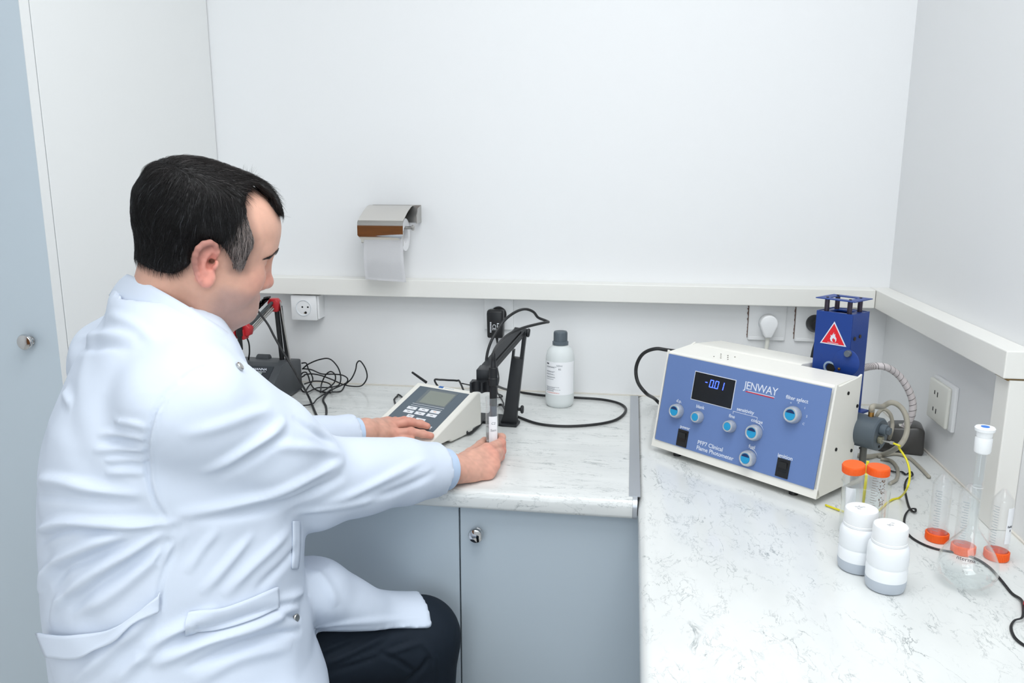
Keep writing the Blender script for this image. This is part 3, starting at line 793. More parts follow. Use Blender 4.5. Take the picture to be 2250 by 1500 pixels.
# depth from the right face
c_ = None
for k in range(200):
    nn_ = tn0+0.0005*k
    q = PM @ Vector((tu1, nn_, tz)); v = q-Vector(CAM); xq = 1125+F_PX*v.dot(Vector(_rt))/v.dot(Vector(_fw))
    if xq >= 1911: break
tn1 = nn_
th_ = 0.0025
bm = bmesh.new()
TB = 0.132
box(bm, (tu0, tn0, TB), (tu1, tn0+th_, tz), M=PM, bev=0.001)
box(bm, (tu0, tn1-th_, TB), (tu1, tn1, tz), M=PM)
box(bm, (tu0, tn0+th_, TB), (tu0+th_, tn1-th_, tz), M=PM); box(bm, (tu1-th_, tn0+th_, TB), (tu1, tn1-th_, tz), M=PM)
# flanged top with square hole
hw = 0.017
cu_, cn_ = (tu0+tu1)/2, (tn0+tn1)/2
for lo, hi in (((tu0+th_, tn0+th_), (cu_-hw*1.15, tn1-th_)), ((cu_+hw*1.15, tn0+th_), (tu1-th_, tn1-th_)), ((cu_-hw*1.15, tn0+th_), (cu_+hw*1.15, cn_-hw)), ((cu_-hw*1.15, cn_+hw), (cu_+hw*1.15, tn1-th_))):
    box(bm, (lo[0], lo[1], tz-0.004), (hi[0], hi[1], tz-0.001), M=PM)
tw = obj('tower', bm, m_tower, t)
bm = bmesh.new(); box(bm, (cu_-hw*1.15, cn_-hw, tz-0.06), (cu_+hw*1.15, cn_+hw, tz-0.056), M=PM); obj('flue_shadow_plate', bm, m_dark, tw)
for (a, b) in ((-1, -1), (1, -1), (-1, 1), (1, 1)):
    c = PM @ Vector((cu_+a*hw*1.35, cn_+b*hw*1.15, tz-0.002)); bm = bmesh.new(); cyl(bm, c, c+Vector((0, 0, 0.026)), 0.0046, n=14); obj('spacer', bm, mat('spacer_dark', (70, 62, 74), rough=0.35, metal=0.6), tw)
    bm = bmesh.new(); c2 = c+Vector((0, 0, 0.026)); cyl(bm, c2, c2+Vector((0, 0, 0.0028)), 0.0026, n=10); obj('screw', bm, m_screw, tw)
bm = bmesh.new(); o_ = 0.0395; i_ = 0.0205; zc = tz+0.0235
for lo, hi in (((-o_, -o_), (-i_, o_)), ((i_, -o_), (o_, o_)), ((-i_, -o_), (i_, -i_)), ((-i_, i_), (i_, o_))):
    box(bm, (cu_+lo[0], cn_+lo[1]*0.86, zc), (cu_+hi[0], cn_+hi[1]*0.86, zc+0.0018), M=PM)
obj('top_plate', bm, m_tower, tw)
# warning triangle, disc and sight hole on the front face of the tower
TF = frame(PM @ Vector((tu0, tn0, 0)), U, Vector((0, 0, 1)), -N)
def tow_px(x, y): q = TF.inverted() @ plane_pt(x, y, pf, N); return q.x, q.y
A, B, Cc = tow_px(1834, 706), tow_px(1802, 752.5), tow_px(1859.5, 762)
tri = [A, B, Cc]; g3 = (sum(p[0] for p in tri)/3, sum(p[1] for p in tri)/3)
bm = bmesh.new(); prism(bm, tri, 0.0001, 0.0006, M=TF); wt = obj('warning_label', bm, m_label, tw)
bm = bmesh.new(); prism(bm, [(g3[0]+(p[0]-g3[0])*0.86, g3[1]+(p[1]-g3[1])*0.86) for p in tri], 0.0006, 0.0009, M=TF); obj('label_field', bm, mat('warning_red', (222, 32, 44), rough=0.5), wt)
fl = [(0, -9), (-5, -8), (-7, -3), (-5.5, 2), (-6.5, 5), (-3.5, 3.5), (-2, 6.5), (0.5, 11), (0, 6), (3, 8), (3.5, 3), (6.5, -1), (6.5, -6), (4, -9), (4.5, -5), (3, -1.5), (1.5, -3.5), (0.5, 0), (-2, -3), (-2.5, -6), (-0.5, -8)]
bm = bmesh.new(); prism(bm, [(g3[0]+0.0003+p[0]*0.00095, g3[1]-0.001+p[1]*0.00095) for p in fl], 0.0009, 0.0012, M=TF)
box(bm, (g3[0]-0.011, g3[1]-0.0118, 0.0009), (g3[0]+0.011, g3[1]-0.0110, 0.0012), M=TF); obj('flame_sign', bm, m_label, wt)
dc = tow_px(1860, 796)
bm = bmesh.new(); M = TF @ Matrix.Translation((dc[0], dc[1], 0)); lathe(bm, [(0.026, 0.0), (0.026, 0.0016), (0.0255, 0.002), (0, 0.002)], M, 40, cap=False); obj('swing_disc', bm, m_tower, tw, angle=40)
kc = tow_px(1866, 776); M = TF @ Matrix.Translation((kc[0], kc[1], 0.002)); bm = bmesh.new(); lathe(bm, [(0.0066, 0), (0.0066, 0.006), (0.0058, 0.007), (0, 0.007)], M, 20, cap=False); obj('disc_knob', bm, mat('knob_grey', (108, 116, 126), rough=0.35, metal=0.5), tw, angle=40)
hc = tow_px(1822, 806); M = TF @ Matrix.Translation((hc[0], hc[1], 0)); bm = bmesh.new(); lathe(bm, [(0.0115, 0.0), (0.0115, 0.0012), (0.008, 0.0014), (0.008, 0)], M, 28, cap=False); obj('sight_ring', bm, mat('ring_pale', (150, 170, 190), rough=0.4), tw, angle=40)
M = TF @ Matrix.Translation((hc[0]+0.0035, hc[1]-0.001, 0)); bm = bmesh.new(); lathe(bm, [(0.0085, 0.0), (0.0085, 0.0019), (0, 0.0019)], M, 28, cap=False); obj('sight_hole', bm, m_dark, tw)
sc_ = tow_px(1845, 810); M = TF @ Matrix.Translation((sc_[0], sc_[1], 0.0018)); bm = bmesh.new(); lathe(bm, [(0.0028, 0), (0.0028, 0.0012), (0, 0.0016)], M, 12, cap=False); obj('screw', bm, m_brass, tw)
for (nn_, zz_) in ((tn0+0.014, tz-0.047), (tn0+0.034, tz-0.045)):
    c = PM @ Vector((tu1, nn_, zz_)); bm = bmesh.new(); cyl(bm, c, c+U*0.002, 0.0036, n=12); obj('screw', bm, m_screw, tw)
# tower foot flange
bm = bmesh.new(); box(bm, (tu0-0.01, tn0+0.002, TB-0.004), (tu1+0.012, tn1+0.008, TB), M=PM)
box(bm, (tu0+0.01, tn0+0.01, 0.012), (tu1-0.012, tn1-0.004, TB-0.004), M=PM); obj('base_flange', bm, m_tower, tw)
# stainless drip tray under the right end
bm = bmesh.new(); box(bm, (0.345, 0.118, 0.002), (0.372, 0.20, 0.030), M=PM, bev=0.002); obj('drip_tray', bm, m_steel, t)

# nebuliser chamber: grey cylinder sticking out of the right end, along U
m_neb = mat('pvc_grey', (84, 94, 102), rough=0.4)
def end_px(x, y, s): q = L3(plane_pt(x, y, FL+U*s, U)); return q.y, q.z
nb = end_px(1936, 955, 0.420)
nbn, nbz = nb
rN = 0.031
c0 = PM @ Vector((0.345, nbn, nbz)); c1 = PM @ Vector((0.420, nbn, nbz))
bm = bmesh.new(); cyl(bm, c0, c1, rN, n=36, bev=0.003); neb = obj('nebuliser_chamber', bm, m_neb, t, angle=40)
c2 = c1+Vector((0, 0, 0.011)); bm = bmesh.new(); cyl(bm, c2-N*0.002, c2-N*0.002+U*0.012, 0.0105, n=24, bev=0.001); cyl(bm, c2+U*0.012-N*0.002, c2+U*0.017-N*0.002, 0.0075, n=6); obj('adjuster', bm, m_neb, neb, angle=40)
c3 = c1+Vector((0, 0, -0.007))-N*0.009; bm = bmesh.new(); cyl(bm, c3, c3+U*0.008, 0.0075, n=24, bev=0.001); obj('collar', bm, mat('nickel', (150, 148, 128), rough=0.3, metal=0.8), neb, angle=40)
bm = bmesh.new(); cyl(bm, c3+U*0.008, c3+U*0.022, 0.0018, n=10); cyl(bm, c3+U*0.022, c3+U*0.028, 0.0032, n=10); obj('capillary_nipple', bm, m_steel, neb)
c4 = c1-U*0.022+Vector((0, 0, rN*0.9)); bm = bmesh.new(); cyl(bm, c4, c4+Vector((0, 0, 0.018)), 0.0052, n=16); obj('hose_barb', bm, m_brass, neb)
c5 = c1-U*0.030-Vector((0, 0, rN*0.95)); bm = bmesh.new(); cyl(bm, c5, c5-Vector((0, 0, 0.034)), 0.0062, n=16); obj('drain_stub', bm, mat('stub_grey', (96, 96, 92), rough=0.4), neb)
c6 = c1-Vector((0, 0, 0.022))-N*0.004; bm = bmesh.new(); cyl(bm, c6, c6+U*0.0008, 0.0026, n=10); obj('screw', bm, m_dark, neb)
# mains cord of the photometer: loops out at its left end
bm = bmesh.new()
tube(bm, [PM @ Vector((0.03, 0.20, 0.185)), Yp(1475, 770, 1.86), Yp(1440, 766, 1.87), Yp(1412, 778, 1.88), Yp(1398, 806, 1.89), Yp(1401, 838, 1.88), Yp(1420, 864, 1.86), Zp(1447, 884, CT+0.012), PM @ Vector((0.02, 0.10, 0.0065))], 0.0043, n=12)
obj('mains_cord', bm, m_cable, t, smooth=True)
# ------------------------------------------------------------------ right-hand worktop: tubing, supply, tubes and bottles
m_clear = thin_clear('clear_plastic', (254, 254, 254), 0.06, 1.36, 0.08)
m_glass = thin_clear('lab_glass', (254, 255, 255), 0.012, 1.55, 0.0)
m_orange = mat('cap_orange', (252, 104, 32), rough=0.42)
m_tubing = mat('silicone_tube', (206, 200, 184), rough=0.3, trans=0.35, ior=1.25)
m_yellow = mat('tube_yellow', (226, 214, 40), rough=0.35)
m_hose = mat('hose_white', (214, 206, 206), rough=0.5)
m_milk = mat('milky_pe', (240, 243, 246), rough=0.32, sss=0.0)
m_greyc = mat('grey_sediment', (186, 194, 204), rough=0.35)

# braided hose with black helical tracer
hp = [PM @ Vector((tu1-0.01, tn1-0.02, tz-0.115)), Yp(1914, 805, 1.70), Yp(1945, 806, 1.71), Yp(1972, 822, 1.72), Yp(1993, 850, 1.72), Yp(2005, 882, 1.72), Yp(2003, 912, 1.72), Yp(1990, 935, 1.73), Yp(1968, 947, 1.76), Yp(1935, 944, 1.79), Yp(1905, 926, 1.80), Yp(1885, 910, 1.80), Yp(1868, 905, 1.80)]
t = thing('braided_hose', hp[0], 'thick white braided hose with black tracer curving from the blue tower', 'hose')
bm = bmesh.new(); tube(bm, hp, 0.0072, n=16, per=12); obj('hose_wall', bm, m_hose, t, smooth=True)
P = catmull(hp, 12); L_ = [0]
for i in range(1, len(P)): L_.append(L_[-1]+(P[i]-P[i-1]).length)
bm = bmesh.new(); hx_ = []
tt = 0.0; nturn = L_[-1]/0.0125
x = (P[1]-P[0]).orthogonal().normalized()
import bisect
steps = int(nturn*14)
for k in range(steps+1):
    s = L_[-1]*k/steps; i = min(max(bisect.bisect(L_, s)-1, 0), len(P)-2)
    f_ = (s-L_[i])/max(L_[i+1]-L_[i], 1e-6); c = P[i].lerp(P[i+1], f_); tg = (P[i+1]-P[i]).normalized()
    x = (x-tg*x.dot(tg)).normalized(); y = tg.cross(x); a = 2*PI*nturn*k/steps
    hx_.append(c+(x*math.cos(a)+y*math.sin(a))*0.0070)
tube(bm, hx_, 0.0006, n=4, smooth=False); obj('tracer', bm, m_black, t)

# clear tubing: loop from the barb over and down to the worktop
t = thing('clear_tubing', c4, 'clear silicone tubing looped over the grey nebuliser chamber', 'tubing')
bm = bmesh.new(); b_ = c4+Vector((0, 0, 0.012))
tube(bm, [b_, b_+Vector((0.002, 0, 0.010)), Yp(1938, 893, 1.60), Yp(1958, 884, 1.60), Yp(1978, 893, 1.60), Yp(1991, 915, 1.59), Yp(1993, 945, 1.58), Yp(1985, 968, 1.57), Yp(1968, 985, 1.58), Zp(1940, 998, CT+0.006), Zp(1905, 1003, CT+0.006), Zp(1885, 1000, CT+0.006)], 0.0052, n=12)
obj('tube_wall', bm, m_tubing, t, smooth=True)
t = thing('clear_tubing', Zp(1960, 960, CT), 'thin clear tubing standing in a small arch behind the grey chamber', 'tubing')
bm = bmesh.new(); tube(bm, [Zp(1912, 955, CT+0.004), Yp(1925, 915, 1.70), Yp(1940, 899, 1.71), Yp(1955, 908, 1.71), Yp(1961, 930, 1.71), Yp(1958, 952, 1.70), Zp(1950, 975, CT+0.004)], 0.0038, n=10); obj('tube_wall', bm, m_tubing, t, smooth=True)
t = thing('clear_tubing', Zp(1980, 1010, CT), 'clear tubing lying in a flat curve on the worktop beside the black supply box', 'tubing')
bm = bmesh.new(); tube(bm, [Zp(1930, 1003, CT+0.004), Zp(1965, 997, CT+0.004), Zp(1995, 1004, CT+0.004), Zp(2020, 1025, CT+0.004), Zp(2042, 1048, CT+0.004)], 0.0034, n=10); obj('tube_wall', bm, m_tubing, t, smooth=True)
t = thing('clear_tubing', Zp(1955, 1030, CT), 'clear tubing bent downwards on the worktop behind the orange capped tubes', 'tubing')
bm = bmesh.new(); tube(bm, [Zp(1935, 1008, CT+0.004), Zp(1958, 1012, CT+0.004), Zp(1972, 1030, CT+0.004), Zp(1970, 1052, CT+0.004), Zp(1955, 1062, CT+0.004)], 0.0034, n=10); obj('tube_wall', bm, m_tubing, t, smooth=True)
# drain tube down to the worktop
t = thing('drain_tube', c5, 'short clear drain tube below the grey nebuliser chamber', 'tubing')
e5 = c5-Vector((0, 0, 0.030)); bm = bmesh.new(); tube(bm, [e5, e5-Vector((0, 0, 0.02)), Vector((e5.x-0.004, e5.y-0.01, CT+0.02)), Vector((e5.x-0.03, e5.y-0.005, CT+0.005))], 0.0048, n=12); obj('tube_wall', bm, m_tubing, t, smooth=True)
# yellow aspiration tubes
nip = c3+U*0.027
t = thing('yellow_tube', nip, 'thin yellow sample tube arching from the grey chamber down to the worktop', 'tube')
bm = bmesh.new(); tube(bm, [nip, nip+U*0.012-Vector((0, 0, 0.002)), Yp(1975, 983, 1.47), Yp(1992, 1010, 1.45), Yp(1999, 1040, 1.43), Yp(1994, 1070, 1.40), Zp(1978, 1092, CT+0.005), Zp(1955, 1100, CT+0.003), Vector((0.420, 1.365, CT+0.003)), Vector((0.385, 1.385, CT+0.003)), Vector((0.36, 1.41, CT+0.003))], 0.0019, n=8); obj('tube_wall', bm, m_yellow, t, smooth=True)
t = thing('yellow_tube', Yp(1900, 1060, 1.345), 'straight yellow tube rising between the two orange capped tubes', 'tube')
bm = bmesh.new(); tube(bm, [Yp(1907, 1012, 1.36), Yp(1904, 1045, 1.352), Yp(1899, 1085, 1.345), Yp(1894, 1125, 1.338), Zp(1891, 1148, CT+0.003)], 0.0026, n=8); obj('tube_wall', bm, m_yellow, t, smooth=True)

# black supply box by the wall
m_psu = mat('supply_black', (62, 60, 58), rough=0.28, spec=0.6)
t = thing('supply_box', Zp(2000, 990, CT), 'glossy dark grey mains supply box on the worktop against the right wall', 'supply box')
M = Matrix.Translation((0.590, 1.755, CT)) @ Matrix.Rotation(math.radians(-12), 4, 'Z')
bm = bmesh.new(); prism(bm, [(-0.045, 0.0), (0.045, 0.0), (0.043, 0.056), (0.030, 0.062), (-0.022, 0.056), (-0.045, 0.020)], -0.032, 0.032, M=M @ Matrix.Rotation(PI, 4, 'Z') @ Matrix.Diagonal((-1, 1, 1, 1)), bev=0.006, seg=3, axis=1); sb = obj('case', bm, m_psu, t, angle=40)
bm = bmesh.new(); box(bm, (-0.062, -0.006, 0.018), (-0.040, 0.020, 0.046), M=M, bev=0.003); obj('lead_block', bm, m_psu, t)
for k in range(3):
    bm = bmesh.new(); box(bm, (-0.004, -0.020+k*0.006, 0.0575), (0.018, -0.0175+k*0.006, 0.0605), M=M @ Matrix.Rotation(-0.12, 4, 'Y') @ Matrix.Translation((0.005, 0, -0.001))); obj('slot', bm, m_ivory, sb)
bm = bmesh.new(); tube(bm, [M @ Vector((-0.06, 0.002, 0.022)), M @ Vector((-0.08, 0.0, 0.012)), Zp(1940, 968, CT+0.003), Zp(1915, 965, CT+0.003)], 0.0022, n=8)
tube(bm, [M @ Vector((-0.058, -0.02, 0.01)), M @ Vector((-0.08, -0.03, 0.003)), Zp(1935, 976, CT+0.003), Zp(1910, 974, CT+0.003)], 0.0020, n=8); obj('lead', bm, m_cable, t, smooth=True)

# twin black wire along the wall side of the worktop
m_twin = mat('wire_black', (30, 30, 33), rough=0.4)
wp = [Zp(1955, 1034, CT+0.003), Zp(1968, 1037, CT+0.003), Zp(1980, 1036, CT+0.003), Zp(1990, 1042, CT+0.003), Zp(2000, 1036, CT+0.006), Zp(2004, 1044, CT+0.008), Zp(1992, 1052, CT+0.005), Zp(1987, 1070, CT+0.002), Zp(1991, 1095, CT+0.002), Zp(1998, 1117, CT+0.002), Zp(2009, 1125, CT+0.004), Zp(2010, 1118, CT+0.006), Zp(1998, 1119, CT+0.006), Zp(1988, 1132, CT+0.003), Zp(1986, 1152, CT+0.002), Zp(1996, 1175, CT+0.002), Zp(2020, 1192, CT+0.002), Zp(2050, 1204, CT+0.002), Zp(2078, 1210, CT+0.002)]
wp2 = [Zp(2078, 1210, CT+0.002), Zp(2110, 1216, CT+0.002), Zp(2145, 1228, CT+0.002), Zp(2175, 1248, CT+0.002), Zp(2200, 1276, CT+0.002), Zp(2222, 1303, CT+0.002), Zp(2243, 1318, CT+0.004), Zp(2247, 1340, CT+0.008), Zp(2244, 1357, CT+0.006), Zp(2228, 1363, CT+0.003), Zp(2220, 1378, CT+0.002), Zp(2228, 1400, CT+0.002), Zp(2250, 1418, CT+0.002), Zp(2280, 1430, CT+0.002)]
t = thing('twin_wire', wp[0], 'thin black twin wire kinked across the worktop past the flask', 'wire')
for off, nm in ((0.0, 'strand'), (0.0021, 'strand')):
    bm = bmesh.new(); tube(bm, [p+Vector((off, off*0.6, 0)) for p in wp+wp2[1:]], 0.00115, n=6, per=6); obj(nm, bm, m_twin, t, smooth=True)
t = thing('red_clip', Zp(2262, 1335, CT), 'red plastic clip on the twin wire at the right edge of the picture', 'clip')
cR = Zp(2262, 1332, CT+0.0035); bm = bmesh.new(); prism(bm, [(-0.010, -0.006), (0.012, -0.008), (0.016, 0.0), (0.012, 0.008), (-0.010, 0.006)], 0.0, 0.013, M=Matrix.Translation((cR.x, cR.y, CT)) @ Matrix.Rotation(0.9, 4, 'Z'), bev=0.002); obj('clip_body', bm, m_red, t)
bm = bmesh.new(); cyl(bm, (cR.x, cR.y, CT+0.012), (cR.x, cR.y, CT+0.0145), 0.004, n=12); obj('pivot', bm, m_steel, t)

# beaker with two capped tubes
bc = Vector((0.3935, 1.302, CT))
t = thing('beaker', bc, 'clear glass beaker holding two orange capped tubes', 'beaker')
bm = bmesh.new(); M = Matrix.Translation(bc)
lathe(bm, [(0, 0.0), (0.033, 0.0), (0.0365, 0.003), (0.0368, 0.088), (0.0385, 0.091), (0.0378, 0.0922), (0.0355, 0.090), (0.0352, 0.006), (0.032, 0.0035), (0, 0.0035)], M, 48, cap=False); obj('glass_wall', bm, m_glass, t, angle=40)

def falcon(loc, M, label, group, inverted=False, paper=None, scrawl=None, rotz=0.0, marks=True):
    """50 ml conical tube, tip at z=0 upright; M maps tube axis (z) to world"""
    t = thing('centrifuge_tube', loc, label, 'tube', group)
    bm = bmesh.new()
    lathe(bm, [(0.0035, 0.0), (0.0135, 0.0150), (0.0142, 0.019), (0.0148, 0.098), (0.0150, 0.104), (0.0138, 0.104), (0.0136, 0.098), (0.0131, 0.019), (0.0125, 0.0160), (0.003, 0.0015), (0, 0.0015)], M, 32, cap=False)
    # bottom closed
    lathe(bm, [(0.0, 0.0), (0.0035, 0.0)], M, 32, cap=False)
    obj('tube_wall', bm, m_clear, t, angle=40)
    bm = bmesh.new(); lathe(bm, [(0.0155, 0.1005), (0.0172, 0.101), (0.0174, 0.103), (0.0174, 0.1125), (0.0166, 0.1142), (0, 0.1146)], M, 40, cap=False)
    lathe(bm, [(0.0155, 0.1005), (0.0155, 0.1120), (0, 0.1120)], M, 40, cap=False)
    for k in range(44): box(bm, (0.0170, -0.0006, 0.1015), (0.0178, 0.0006, 0.1122), M=M @ Matrix.Rotation(2*PI*k/44, 4, 'Z'))
    obj('screw_cap', bm, m_orange, t, angle=40)
    return t
m_scale = mat('scale_grey', (150, 162, 172), rough=0.6)
def scale_marks(t, M, a, m, n=17, dark=False):
    bm = bmesh.new()
    for k in range(n):
        wrap_strip(bm, M, 0.01485, a, a+(0.62 if k % 2 == 0 else 0.42), 0.026+k*0.0042, 0.0265+k*0.0042, 4)
    obj('graduation', bm, m, t)
# the two upright tubes lean slightly in the beaker
def upright(px_top, ytop, bot):
    top = Yp(*px_top, ytop); d = (top-Vector(bot)).normalized(); x = Vector((1, 0, 0)); x = (x-d*x.dot(d)).normalized(); y = d.cross(x)
    o = top-d*0.1143
    return Matrix(((x.x, y.x, d.x, o.x), (x.y, y.y, d.y, o.y), (x.z, y.z, d.z, o.z), (0, 0, 0, 1)))
m_sed = mat('dried_residue', (120, 96, 78), rough=0.8)
M1 = upright((1876, 1019), 1.288, (0.378, 1.300, CT+0.005))
t1 = falcon(M1.translation, M1, 'orange capped tube on the left in the glass beaker, plain white label', 'orange capped tubes in the beaker')
bm = bmesh.new(); wrap_strip(bm, M1, 0.0150, -2.60, -1.55, 0.030, 0.078, 10); obj('paper_label', bm, m_lab, t1)
M2 = upright((1931, 1024), 1.300, (0.408, 1.302, CT+0.005))
t2 = falcon(M2.translation, M2, 'orange capped tube on the right in the glass beaker, brown scrawl on its side', 'orange capped tubes in the beaker')
scale_marks(t2, M2, -2.35, m_sed, 18)
bm = bmesh.new()
for k in range(46):
    a = -1.75+0.75*random.random(); z = 0.050+0.046*random.random(); wrap_strip(bm, M2, 0.0151, a, a+0.05+0.12*random.random(), z, z+0.0006+0.0016*random.random(), 2, th=0.0002)
tag(obj('scrawl', bm, m_sed, t2), 'brown handwriting')
bm = bmesh.new(); lathe(bm, [(0, 0.002), (0.0032, 0.0022), (0.0125, 0.0165), (0.0129, 0.022), (0, 0.022)], M2, 24, cap=False); obj('sediment', bm, mat('sediment_tan', (196, 168, 150), rough=0.6), t2)

# three inverted tubes standing on their caps
def inverted(c, label, rot):
    M = Matrix.Translation((c[0], c[1], CT+0.1146)) @ Matrix.Rotation(PI, 4, 'X') @ Matrix.Rotation(rot, 4, 'Z')
    return falcon((c[0], c[1], CT), M, label, 'orange capped tubes standing upside down'), M
ta, Ma = inverted((0.5085, 1.297), 'upside down tube on an orange cap, nearest the kinked wire', 0); scale_marks(ta, Ma, 1.9, m_scale)
tb, Mb = inverted((0.5330, 1.256), 'upside down tube on an orange cap, half hidden behind the flask neck', 0); scale_marks(tb, Mb, 1.9, m_scale)
tc_, Mc = inverted((0.5765, 1.243), 'upside down tube with a white label, on an orange cap by the right wall', 0); scale_marks(tc_, Mc, 2.25, m_scale)
bm = bmesh.new(); wrap_strip(bm, Mc, 0.0151, 0.55, 1.45, 0.026, 0.084, 10); lc = obj('paper_label', bm, m_lab, tc_)
bm = bmesh.new()
for k in range(5): wrap_strip(bm, Mc, 0.0154, 0.75+0.12*k, 0.82+0.12*k, 0.054+0.001*(k % 2), 0.0575, 2, th=0.0002)
wrap_strip(bm, Mc, 0.0154, 0.92, 1.02, 0.0605, 0.0640, 2, th=0.0002); tag(obj('scrawl', bm, m_inkd, lc), 'handwritten note')

# volumetric flask with stopper
fc = Vector((0.497, 1.150, CT))
t = thing('volumetric_flask', fc, 'clear glass volumetric flask with long neck and white stopper', 'flask')
M = Matrix.Translation(fc)
out = [(0, 0.003), (0.020, 0.0), (0.0235, 0.0015), (0.033, 0.008), (0.0385, 0.018), (0.0400, 0.028), (0.0385, 0.040), (0.033, 0.053), (0.025, 0.065), (0.016, 0.077), (0.0098, 0.086), (0.0072, 0.094), (0.0068, 0.105), (0.0068, 0.200), (0.0092, 0.204), (0.0092, 0.220)]
inn = [(max(r-0.0013, 0), z+(0.0013 if z < 0.03 else 0)) for r, z in out[1:]]
bm = bmesh.new(); lathe(bm, out+inn[::-1]+[(0, 0.0045)], M, 56, cap=False); fg = obj('glass_body', bm, m_glass, t, angle=40)
bm = bmesh.new(); lathe(bm, [(0.0070, 0.1500), (0.0071, 0.1503), (0.0070, 0.1506)], M, 28, cap=False); obj('fill_ring', bm, m_lab, t)
m_stop = mat('stopper_white', (244, 246, 247), rough=0.35)
bm = bmesh.new(); lathe(bm, [(0.0074, 0.200), (0.0078, 0.2215), (0.0100, 0.2225), (0.0104, 0.232), (0.0128, 0.2335), (0.0132, 0.2375), (0.0120, 0.239), (0, 0.2392)], M, 32, cap=False)
lathe(bm, [(0.0101, 0.202), (0.0108, 0.204), (0.0110, 0.222), (0.0104, 0.2245)], M, 32, cap=False); st = obj('stopper', bm, m_stop, t, angle=40)
bm = bmesh.new(); lathe(bm, [(0.0055, 0.2390), (0.0055, 0.2397), (0, 0.2398)], M, 24, cap=False); obj('stopper_dot', bm, mat('dot_blue', (44, 120, 214), rough=0.4), st)
# etched lettering on the shoulder of the bulb
o = text('etched_print', 'nterma', 0.0090, Matrix.Identity(4), m_inkd, t, extr=0.00005)
fa2 = -PI/2-0.50
for v in o.data.vertices:
    a = fa2+v.co.x/0.036; z = 0.052+v.co.y*0.75; r_ = np.interp(z, [0.040, 0.053, 0.065], [0.0388, 0.0333, 0.0253])
    v.co = M @ Vector(((r_+v.co.z)*math.cos(a), (r_+v.co.z)*math.sin(a), z))

# two milky sample bottles with grey settled contents
def milk_bottle(c, label, scr):
    t = thing('sample_bottle', c, label, 'bottle', 'milky sample bottles')
    M = Matrix.Translation(c) @ Matrix.Diagonal((0.95, 0.95, 1, 1))
    bm = bmesh.new(); lathe(bm, [(0, 0.0182), (0.0292, 0.0182), (0.0294, 0.034), (0.0288, 0.0355), (0.0280, 0.0372), (0.0288, 0.0392), (0.0294, 0.041), (0.0294, 0.060), (0.0284, 0.066), (0.0255, 0.0705), (0.0242, 0.0715), (0.0240, 0.078), (0, 0.078)], M, 48, cap=False); obj('body', bm, m_milk, t, angle=30)
    bm = bmesh.new(); lathe(bm, [(0, 0.0015), (0.0235, 0.0), (0.0268, 0.0018), (0.0286, 0.007), (0.0292, 0.014), (0.0293, 0.0183), (0, 0.0183)], M, 48, cap=False); tag(obj('settled_layer', bm, m_greyc, t, angle=30), 'grey settled layer')
    bm = bmesh.new(); lathe(bm, [(0.0246, 0.0712), (0.0249, 0.0725), (0.0249, 0.094), (0.0240, 0.0966), (0.0225, 0.0975), (0, 0.0978)], M, 48, cap=False)
    lathe(bm, [(0.0254, 0.0712), (0.0255, 0.0745), (0.0249, 0.0752)], M, 48, cap=False); cp = obj('cap', bm, m_wplast, t, angle=30)
    bm = bmesh.new()
    for k in range(scr):
        a = random.uniform(-0.010, 0.004); b = random.uniform(-0.006, 0.006); l = random.uniform(0.002, 0.005); Mk = M @ Matrix.Translation((a, b, 0)) @ Matrix.Rotation(random.uniform(-0.8, 0.8), 4, 'Z')
        box(bm, (0, 0, 0.0976), (l, 0.0005, 0.0980), M=Mk)
    obj('scrawl', bm, m_ink, cp)
milk_bottle(Vector((0.3525, 1.1765, CT)), 'milky white bottle with grey settled layer, the rear one of the pair', 9)
milk_bottle(Vector((0.3775, 1.1220, CT)), 'milky white bottle with grey settled layer, the front one of the pair', 6)
# ------------------------------------------------------------------ grey bench meter in the corner with red-jointed electrode arm
m_hg = mat('meter_grey', (70, 74, 78), rough=0.45)
m_hp = mat('meter_face', (44, 50, 56), rough=0.4)
m_lcd = mat('lcd_grey', (150, 160, 156), rough=0.2)
HX1, HX0 = -0.887, -1.060
t = thing('bench_meter', (-0.97, 1.92, CT), 'dark grey wedge-shaped bench meter in the left corner', 'meter')
prof = [(1.795, 0.004), (1.790, 0.022), (1.903, 0.097), (1.925, 0.100), (2.022, 0.089), (2.024, 0.004)]
prof = [(y, z+CT) for y, z in prof]
bm = bmesh.new(); prism(bm, prof, HX0, HX1, bev=0.004, seg=2, axis=0); obj('case', bm, m_hg, t, angle=40)
sdir = Vector((0, 1.903-1.790, 0.097-0.022)).normalized(); sn = Vector((0, -sdir.z, sdir.y))
HM = frame(Vector((HX0, 1.790, CT+0.022))+sn*0.0005, (1, 0, 0), sdir, sn)
sl_len = math.hypot(0.113, 0.075)
bm = bmesh.new(); box(bm, (0.008, 0.004, 0), (0.152, sl_len-0.006, 0.0012), M=HM); fp = obj('face_panel', bm, m_hp, t)
bm = bmesh.new(); box(bm, (0.030, 0.068, 0.001), (0.128, 0.108, 0.0018), M=HM); obj('lcd', bm, m_lcd, fp)
bm = bmesh.new(); box(bm, (0.010, 0.060, 0.001), (0.150, 0.0612, 0.0016), M=HM); obj('panel_line', bm, mat('line_orange', (224, 150, 50), rough=0.5), fp)
bm = bmesh.new(); M = HM @ Matrix.Translation((0.125, 0.043, 0.001)); lathe(bm, [(0.0115, 0.0), (0.0115, 0.0008), (0.0098, 0.0008), (0.0098, 0.0)], M, 32, cap=False); obj('key_ring', bm, MATS['line_orange'], fp)
text('lettering', 'HANNA', 0.0105, HM @ Matrix.Translation((0.118, 0.1185, 0.0013)), m_label, fp, bold=0.0002)
bm = bmesh.new(); prism(bm, [(0.084, 0.1135), (0.089, 0.1135), (0.0925, 0.1240), (0.0875, 0.1240)], 0.001, 0.0016, M=HM)
